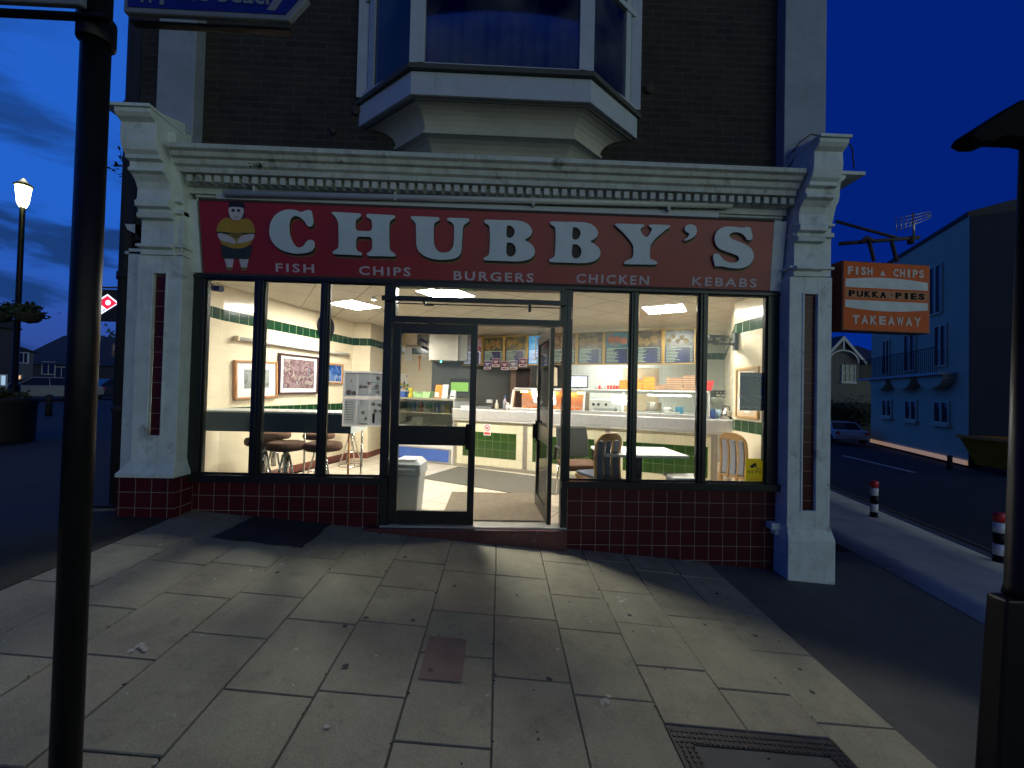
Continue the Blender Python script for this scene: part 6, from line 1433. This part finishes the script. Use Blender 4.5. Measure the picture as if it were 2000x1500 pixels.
# parked cars
def car(label, loc, rz, paint, group='cars parked on the left street', lights=None):
    t = thing('parked_car', label, 'car', loc, rz, group)
    side_ = [(-2.05, .30), (-2.08, .55), (-2.0, .82), (-1.55, .90), (-1.15, .93), (-.55, 1.30), (.0, 1.42), (.75, 1.40), (1.35, 1.08), (1.65, .96), (2.0, .92), (2.10, .62), (2.06, .32), (1.72, .28), (1.62, .45), (1.38, .58), (1.12, .45), (1.02, .26), (-1.0, .26), (-1.10, .45), (-1.34, .58), (-1.58, .45), (-1.68, .28)]
    b = B(); lowp = [q if q[1] < .95 else (q[0], .95) for q in side_]
    b.prism([q for q in lowp if not (q[1] == .95 and -1.0 < q[0] < 1.3)], 'y', -.82, .82); b.build('body', paint, t, bevel=.06, seg=3)
    b = B(); lo4 = [(-1.15, .90), (1.40, .92)]; 
    b.hexa([(-1.18, -.76, .90), (1.42, -.76, .92), (1.42, .76, .92), (-1.18, .76, .90), (-.48, -.60, 1.36), (.80, -.60, 1.37), (.80, .60, 1.37), (-.48, .60, 1.36)]); b.build('window_glass', 'darkglass', t, bevel=.04)
    b = B(); b.hexa([(-.50, -.62, 1.361), (.82, -.62, 1.371), (.82, .62, 1.371), (-.50, .62, 1.361), (-.42, -.54, 1.42), (.72, -.54, 1.43), (.72, .54, 1.43), (-.42, .54, 1.42)])
    for s in (-1, 1): b.tube([(-1.16, s*.755, .91), (-.48, s*.61, 1.38), (.80, s*.61, 1.39), (1.42, s*.755, .93)], .028, 6); b.tube([(.18, s*.755, .92), (.18, s*.61, 1.38)], .025, 6)
    b.build('roof', paint, t, bevel=.02)
    for x in (-1.34, 1.38):
        for s in (-1, 1):
            b = B(); b.lathe((x, s*.74, .30), [(.18, -.10), (.29, -.10), (.30, -.06), (.30, .06), (.29, .10), (.18, .10)], 22, 0, 'y'); wv = b.build('wheel', 'rubber', t)
            b = B(); b.lathe((x, s*.74, .30), [(0, -.09), (.10, -.07), (.185, -.09), (.185, .09), (.10, .07), (0, .09)], 14, 0, 'y'); b.build('rim', 'chrome', wv)
    for s in (-1, 1):
        b = B(); b.box(-2.10, -2.02, s*.72-.13, s*.72+.10, .62, .76); b.build('headlight', lights or 'chrome', t, bevel=.02)
        b = B(); b.box(2.03, 2.12, s*.70-.12, s*.70+.10, .66, .82); b.build('tail_light', 'redplastic', t, bevel=.02)
    b = B(); b.box(2.085, 2.125, -.26, .26, .50, .61); b.build('number_plate', 'paint', t)
    return t
M['whitecar'] = mat('white_car_paint', (.62, .55, .44), .3, coat=.6); M['carlight'] = emit('car_lamp', (.85, .9, 1.), 8.); M['blackcar'] = mat('dark_car_paint', (.02, .025, .035), .25, .2, coat=.8)
p = W(78, 785, 25); c1_ = car('pale parked car behind the short bollard on the left', (p.x, p.y, zl), R(62), 'carpaint')
p = W(108, 784, 27); dark = car('silver parked car partly behind the black signpost', (p.x, p.y, zl), R(70), 'carpaint')
p = W(213, 782, 30); car('dark parked car under the far coloured lights', (p.x, p.y, zl), R(80), 'blackcar')
# distant dark trees and lights seen between post and shop
def tree(label, x, y, z, h, rad, seed, n=1500):
    rr = random.Random(seed); t = thing('tree', label, 'tree', (x, y, z), 0, 'dark trees behind the streets')
    b = B(); b.tube([(0, 0, 0), (.1, 0, h*.45), (.0, 0, h*.75)], [.25, .17, .06], 8)
    for k in range(6): a = k*1.05; b.tube([(.05, 0, h*(.35+.04*k)), (rad*.6*math.cos(a), rad*.6*math.sin(a), h*(.6+.04*k))], [.09, .03], 6)
    b.build('trunk', 'bark', t); b = B(); foliage(b, (0, 0, h*.68), (rad, rad, h*.34), n, rad*.16, rr, 12); b.build('crown', 'leaf', t); return t
p = W(200, 780, 48); tree('dark tree rising behind the green lit shop sign', p.x, p.y, zl, 6.0, 2.6, 1, 1800)
p = W(236, 780, 50); tree('dark tree behind the purple light on the left street', p.x, p.y, zl, 5.6, 2.4, 2, 1800)
p = W(262, 780, 52); tree('dark tree just left of the shop building edge', p.x, p.y, zl, 5.8, 2.4, 3, 1500)
a = W(178, 733, 42); c = W(250, 750, 42)
t = thing('far_shop_row', 'low row of distant shops with a green lit fascia', 'building', ((a.x+c.x)/2, 42-CAMD, zl)); w2 = (c.x-a.x)/2
b = B(); b.box(-w2, w2, 0, 6, 0, 2.7); b.build('wall', 'housegrey', t); b = B(); b.prism([(-.2, 2.701), (6.2, 2.701), (3, 4.0)], 'x', -w2-.2, w2+.2); b.build('roof', 'roof', t)
M['greenlit'] = emit('lit_green_fascia', (.1, .9, .35), 1.4); M['whitelit'] = emit('lit_white_panel', (.6, .75, 1.), 1.1); M['purplelit'] = emit('purple_lamp', (.35, .05, 1.), 4.); M['warmlit'] = emit('warm_lamp', (1., .6, .25), 8.)
bx0 = -(a.x+c.x)/2
p0_, p1_ = W(180, 733, 42), W(204, 742, 42); b = B(); b.box(p0_.x+bx0, p1_.x+bx0, -.15, -.001, p1_.z-zl, p0_.z-zl); b.build('lit_fascia', 'greenlit', t)
p0_, p1_ = W(180, 743, 42), W(194, 751, 42); b = B(); b.box(p0_.x+bx0, p1_.x+bx0, -.1, -.001, p1_.z-zl, p0_.z-zl); b.build('window', 'whitelit', t)
for px_, py_, mk_, lab, r0 in ((231, 726, 'purplelit', 'round purple lamp on the far left street', .16), (220, 745, 'carlight', 'small white lamp on the far left street', .09), (229, 747, 'warmlit', 'warm amber lamp low on the far left street', .11), (233, 740, 'warmlit', 'warm amber lamp above the other one on the far left street', .08)):
    p = W(px_, py_, 40); t = thing('far_lamp', lab, 'lamp', (p.x, p.y, zl)); b = B(); b.lathe((0, 0, p.z-zl), [(0, -r0), (r0*.7, -r0*.7), (r0, 0), (r0*.7, r0*.7), (0, r0)], 10); b.build('bulb', mk_, t); b = B(); b.tube([(0, 0, 0), (0, 0, p.z-zl-r0)], .03, 6); b.build('post', 'matblack', t)

# ================================================================== SIDE ROAD ON THE RIGHT
zr_ = -.64
def wall_frame(p, q): d = Vector((q[0]-p[0], q[1]-p[1], 0)); return math.atan2(d.y, d.x), d.length
A0, A1 = (15.94, 9.0), (18.9, 15.74)
ang, LW = wall_frame(A0, A1)
hb = thing('white_apartment_house', 'pale three-storey rendered house with balconies across the side road', 'building', (A0[0], A0[1], zr_), ang)
HH = 8.55
b = B(); b.box(0, LW, -7.5, 0, 0, HH); b.build('wall', 'housewall', hb)     # local x along street face, local -y away from it
b = B(); b.box(-.05, LW+.1, -7.6, .06, HH+.001, HH+.12); b.prism([(-7.6, HH+.121), (.06, HH+.121), (-3.6, HH+.9)], 'x', -.05, LW+.1); b.build('roof', 'roof', hb)
# the street face looks toward +y local (left, road side)
def hp(px_, py_):   # photo point on the street face -> local x, z
    p = onL(px_, py_, A0, A1); return (Vector((p.x-A0[0], p.y-A0[1])).length*(1 if p.y > A0[1] else -1), p.z-zr_)
M['creamtrim'] = mat('cream_window_trim', (.72, .56, .36), .6)
def fwin(pts, name='window', mid=True, sill=True):
    (xa_, za_), (xb2, zb2) = hp(*pts[0]), hp(*pts[1]); x0, x1 = min(xa_, xb2), max(xa_, xb2); z0, z1 = min(za_, zb2), max(za_, zb2); q = .07
    b = B()
    for r_ in ((x0-q, x1+q, z0-q, z0), (x0-q, x1+q, z1, z1+q), (x0-q, x0, z0, z1), (x1, x1+q, z0, z1)): b.box(r_[0], r_[1], .003, .06, r_[2], r_[3])
    if mid: b.box((x0+x1)/2-.05, (x0+x1)/2+.05, .003, .06, z0, z1)
    if sill: b.box(x0-.15, x1+.15, .003, .14, z0-q-.10, z0-q-.001)
    f_ = b.build(name, 'creamtrim', hb); b = B(); b.box(x0, x1, .003, .02, z0, z1); b.build('pane', 'darkglass', f_)
for q in (((1726, 782), (1742, 812)), ((1771, 784), (1791, 819)), ((1828, 786), (1854, 825))): fwin(q)
for q in (((1727, 668), (1738, 730)), ((1769, 657), (1789, 722)), ((1829, 640), (1849, 712))): fwin(q, 'french_window', True, False)
for q in (((1727, 560), (1738, 610)), ((1769, 545), (1789, 605)), ((1819, 527), (1840, 608))): fwin(q, 'window', True, False)
zbal = hp(1780, 738)[1]
for cx in (1732, 1779, 1839):
    x = hp(cx, 740)[0]
    b = B(); n = 10
    for k in range(n): a0, a1 = math.pi*k/n, math.pi*(k+1)/n; b.prism([(x, zbal-.001), (x+.85*math.cos(a0), zbal-.5*math.sin(a0)), (x+.85*math.cos(a1), zbal-.5*math.sin(a1))], 'y', .003, .35)
    br = b.build('balcony_bracket', 'housewall', hb)
b = B(); b.box(hp(1870, 740)[0], LW+.2, .003, .5, zbal, zbal+.09); b.build('balcony_slab', 'white_dirty', hb)
b = B(); x = hp(1862, 740)[0]
b.box(x, LW+.1, .445, .47, zbal+1.0, zbal+1.03)
while x < LW+.1: b.box(x, x+.015, .45, .465, zbal+.091, zbal+1.0); x += .13
b.build('railing', 'matblack', hb)
M['plinthglow'] = emit('base_streak_glow', (1., .62, .38), .22, (.6, .5, .4))
b = B(); b.box(.02, LW, .003, .035, .0, .16); b.build('base_light_streak', 'plinthglow', hb)  # light streak along the wall foot, put in as a glowing band
# gable side facing the viewer, in darker brick render, lies along local -y
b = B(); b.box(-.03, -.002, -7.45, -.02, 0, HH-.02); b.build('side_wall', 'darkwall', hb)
# ramp/low wall in front
# gabled house farther along
dH = 30; a = W(1560, 700, dH); c = W(1716, 700, dH)
gx0, gx1 = W(1618, 700, dH).x-.3, W(1682, 700, dH).x
t = thing('gabled_house', 'stone gabled house with white bargeboards beyond the parked car', 'building', (0, dH-CAMD, zr_))
ze = W(1650, 752, dH).z-zr_; za = W(1646, 662, dH).z-zr_; xm = W(1645, 700, dH).x; zev = W(1680, 705, dH).z-zr_; xR = W(1683, 705, dH).x; xL = 2*xm-xR
b = B(); b.prism([(xL, 0), (xR, 0), (xR, zev), (xm, za), (xL, zev)], 'y', .2, 9); b.box(xR, xR+4, 1.5, 9, 0, zev); b.build('wall', mat('old_stone', (.16, .15, .13), .9, var=.2), t)
b = B(); b.prism([(.8, zev), (9.4, zev), (5, za+.2)], 'x', xR-.8, xR+4.2); b.prism([(xL-.3, zev-.25), (xL-.3, zev-.05), (xm, za+.25), (xR+.3, zev-.05), (xR+.3, zev-.25), (xm, za+.02)], 'y', -.1, 9); b.build('roof', 'roof', t)
b = B(); th = .16
b.prism([(xL-.3, zev-.38), (xL-.3, zev-.12), (xm, za+.22), (xm, za-.06)], 'y', -.16, -.101); b.prism([(xm, za-.06), (xm, za+.22), (xR+.3, zev-.12), (xR+.3, zev-.38)], 'y', -.16, -.101)
n = 12; hw_ = (xR-xL)/2*.82; hh_ = (za-zev)*.62
for k in range(n):
    a0, a1 = math.pi*k/n, math.pi*(k+1)/n; ra, rb = 1., .90
    b.prism([(xm+hw_*ra*math.cos(a0), zev-.2+hh_*ra*math.sin(a0)), (xm+hw_*ra*math.cos(a1), zev-.2+hh_*ra*math.sin(a1)), (xm+hw_*rb*math.cos(a1), zev-.2+hh_*rb*math.sin(a1)), (xm+hw_*rb*math.cos(a0), zev-.2+hh_*rb*math.sin(a0))], 'y', -.15, -.102)
b.box(xm-.06, xm+.06, -.15, -.102, zev+hh_-.25, za-.05); b.build('bargeboard', 'pvc', t)
x0, x1 = W(1648, 730, dH).x, W(1673, 730, dH).x; z0, z1 = W(1660, 745, dH).z-zr_, W(1660, 712, dH).z-zr_
b = B()
for k in range(4): xx = x0+(x1-x0)*k/3; b.box(xx-.04, xx+.04, .12, .199, z0, z1)
b.box(x0-.1, x1+.1, .08, .199, z0-.15, z0-.001); b.box(x0, x1, .12, .198, (z0+z1)/2-.04, (z0+z1)/2+.04); wn = b.build('window', 'white', t); b = B(); b.box(x0, x1, .16, .197, z0, z1); b.build('pane', 'darkglass', wn)
# dark hedge below it and trees
t = thing('dark_hedge', 'tall black-looking hedge behind the pale car on the side road', 'hedge', (W(1655, 800, 25.5).x, 25.5-CAMD, zr_))
b = B(); foliage(b, (0, 0, 1.1), (2.2, .5, 1.1), 3200, .16, random.Random(9), 40); b.build('leaves', 'leaf', t); b = B(); b.box(-2.6, 2.4, .1, .5, 0, 1.9); b.build('core', 'matblack', t)
p = W(1618, 760, 33); tree('dark tree left of the gabled house', p.x, p.y, zr_, 6.2, 1.6, 21, 1500)
p = W(1640, 866, 20.5); wc_ = car('pale car parked in front of the dark hedge on the side road', (p.x-.1, p.y, zr_-.02), R(-112), 'whitecar', 'cars parked on the side road', None); wc_.scale = (.82, .82, .72)
# yellow skip
p = W(1888, 880, 12.6); sk = thing('yellow_skip', 'yellow steel builders skip beside the pale house', 'skip', (p.x, p.y-1.2, zr_), R(-6))
b = B(); b.hexa([(.45, 0, .1), (2.9, 0, .1), (2.9, 1.5, .1), (.45, 1.5, .1), (0, -.1, 1.05), (3.4, -.1, 1.05), (3.4, 1.6, 1.05), (0, 1.6, 1.05)]); b.build('hopper', 'skip', sk, bevel=.01)
b = B(); b.box(-.05, 3.45, -.15, -.08, .98, 1.08); b.box(-.05, .02, -.08, 1.65, .98, 1.08)
for x in (.9, 1.7, 2.5): b.box(x, x+.07, -.09, -.02, .15, .97)
b.build('rim', 'skip', sk, bevel=.006)
b = B(); b.box(.5, 2.8, .1, 1.4, .0, .099); b.tube([(.15, -.11, .85), (.15, -.22, .85)], .04, 8); b.build('lifting_lug', 'rust', sk)
# litter and short post by the pale house corner
p = W(1873, 905, 12.4); o = B().lathe((0, 0, 0), [(.001, 0), (.07, 0), (.06, .38), (.08, .42), (.0, .48)], 10).build('short_post', 'matblack'); o.location = (p.x-.3, p.y, zr_); tag(o, 'short dark post at the corner of the pale house', 'post')
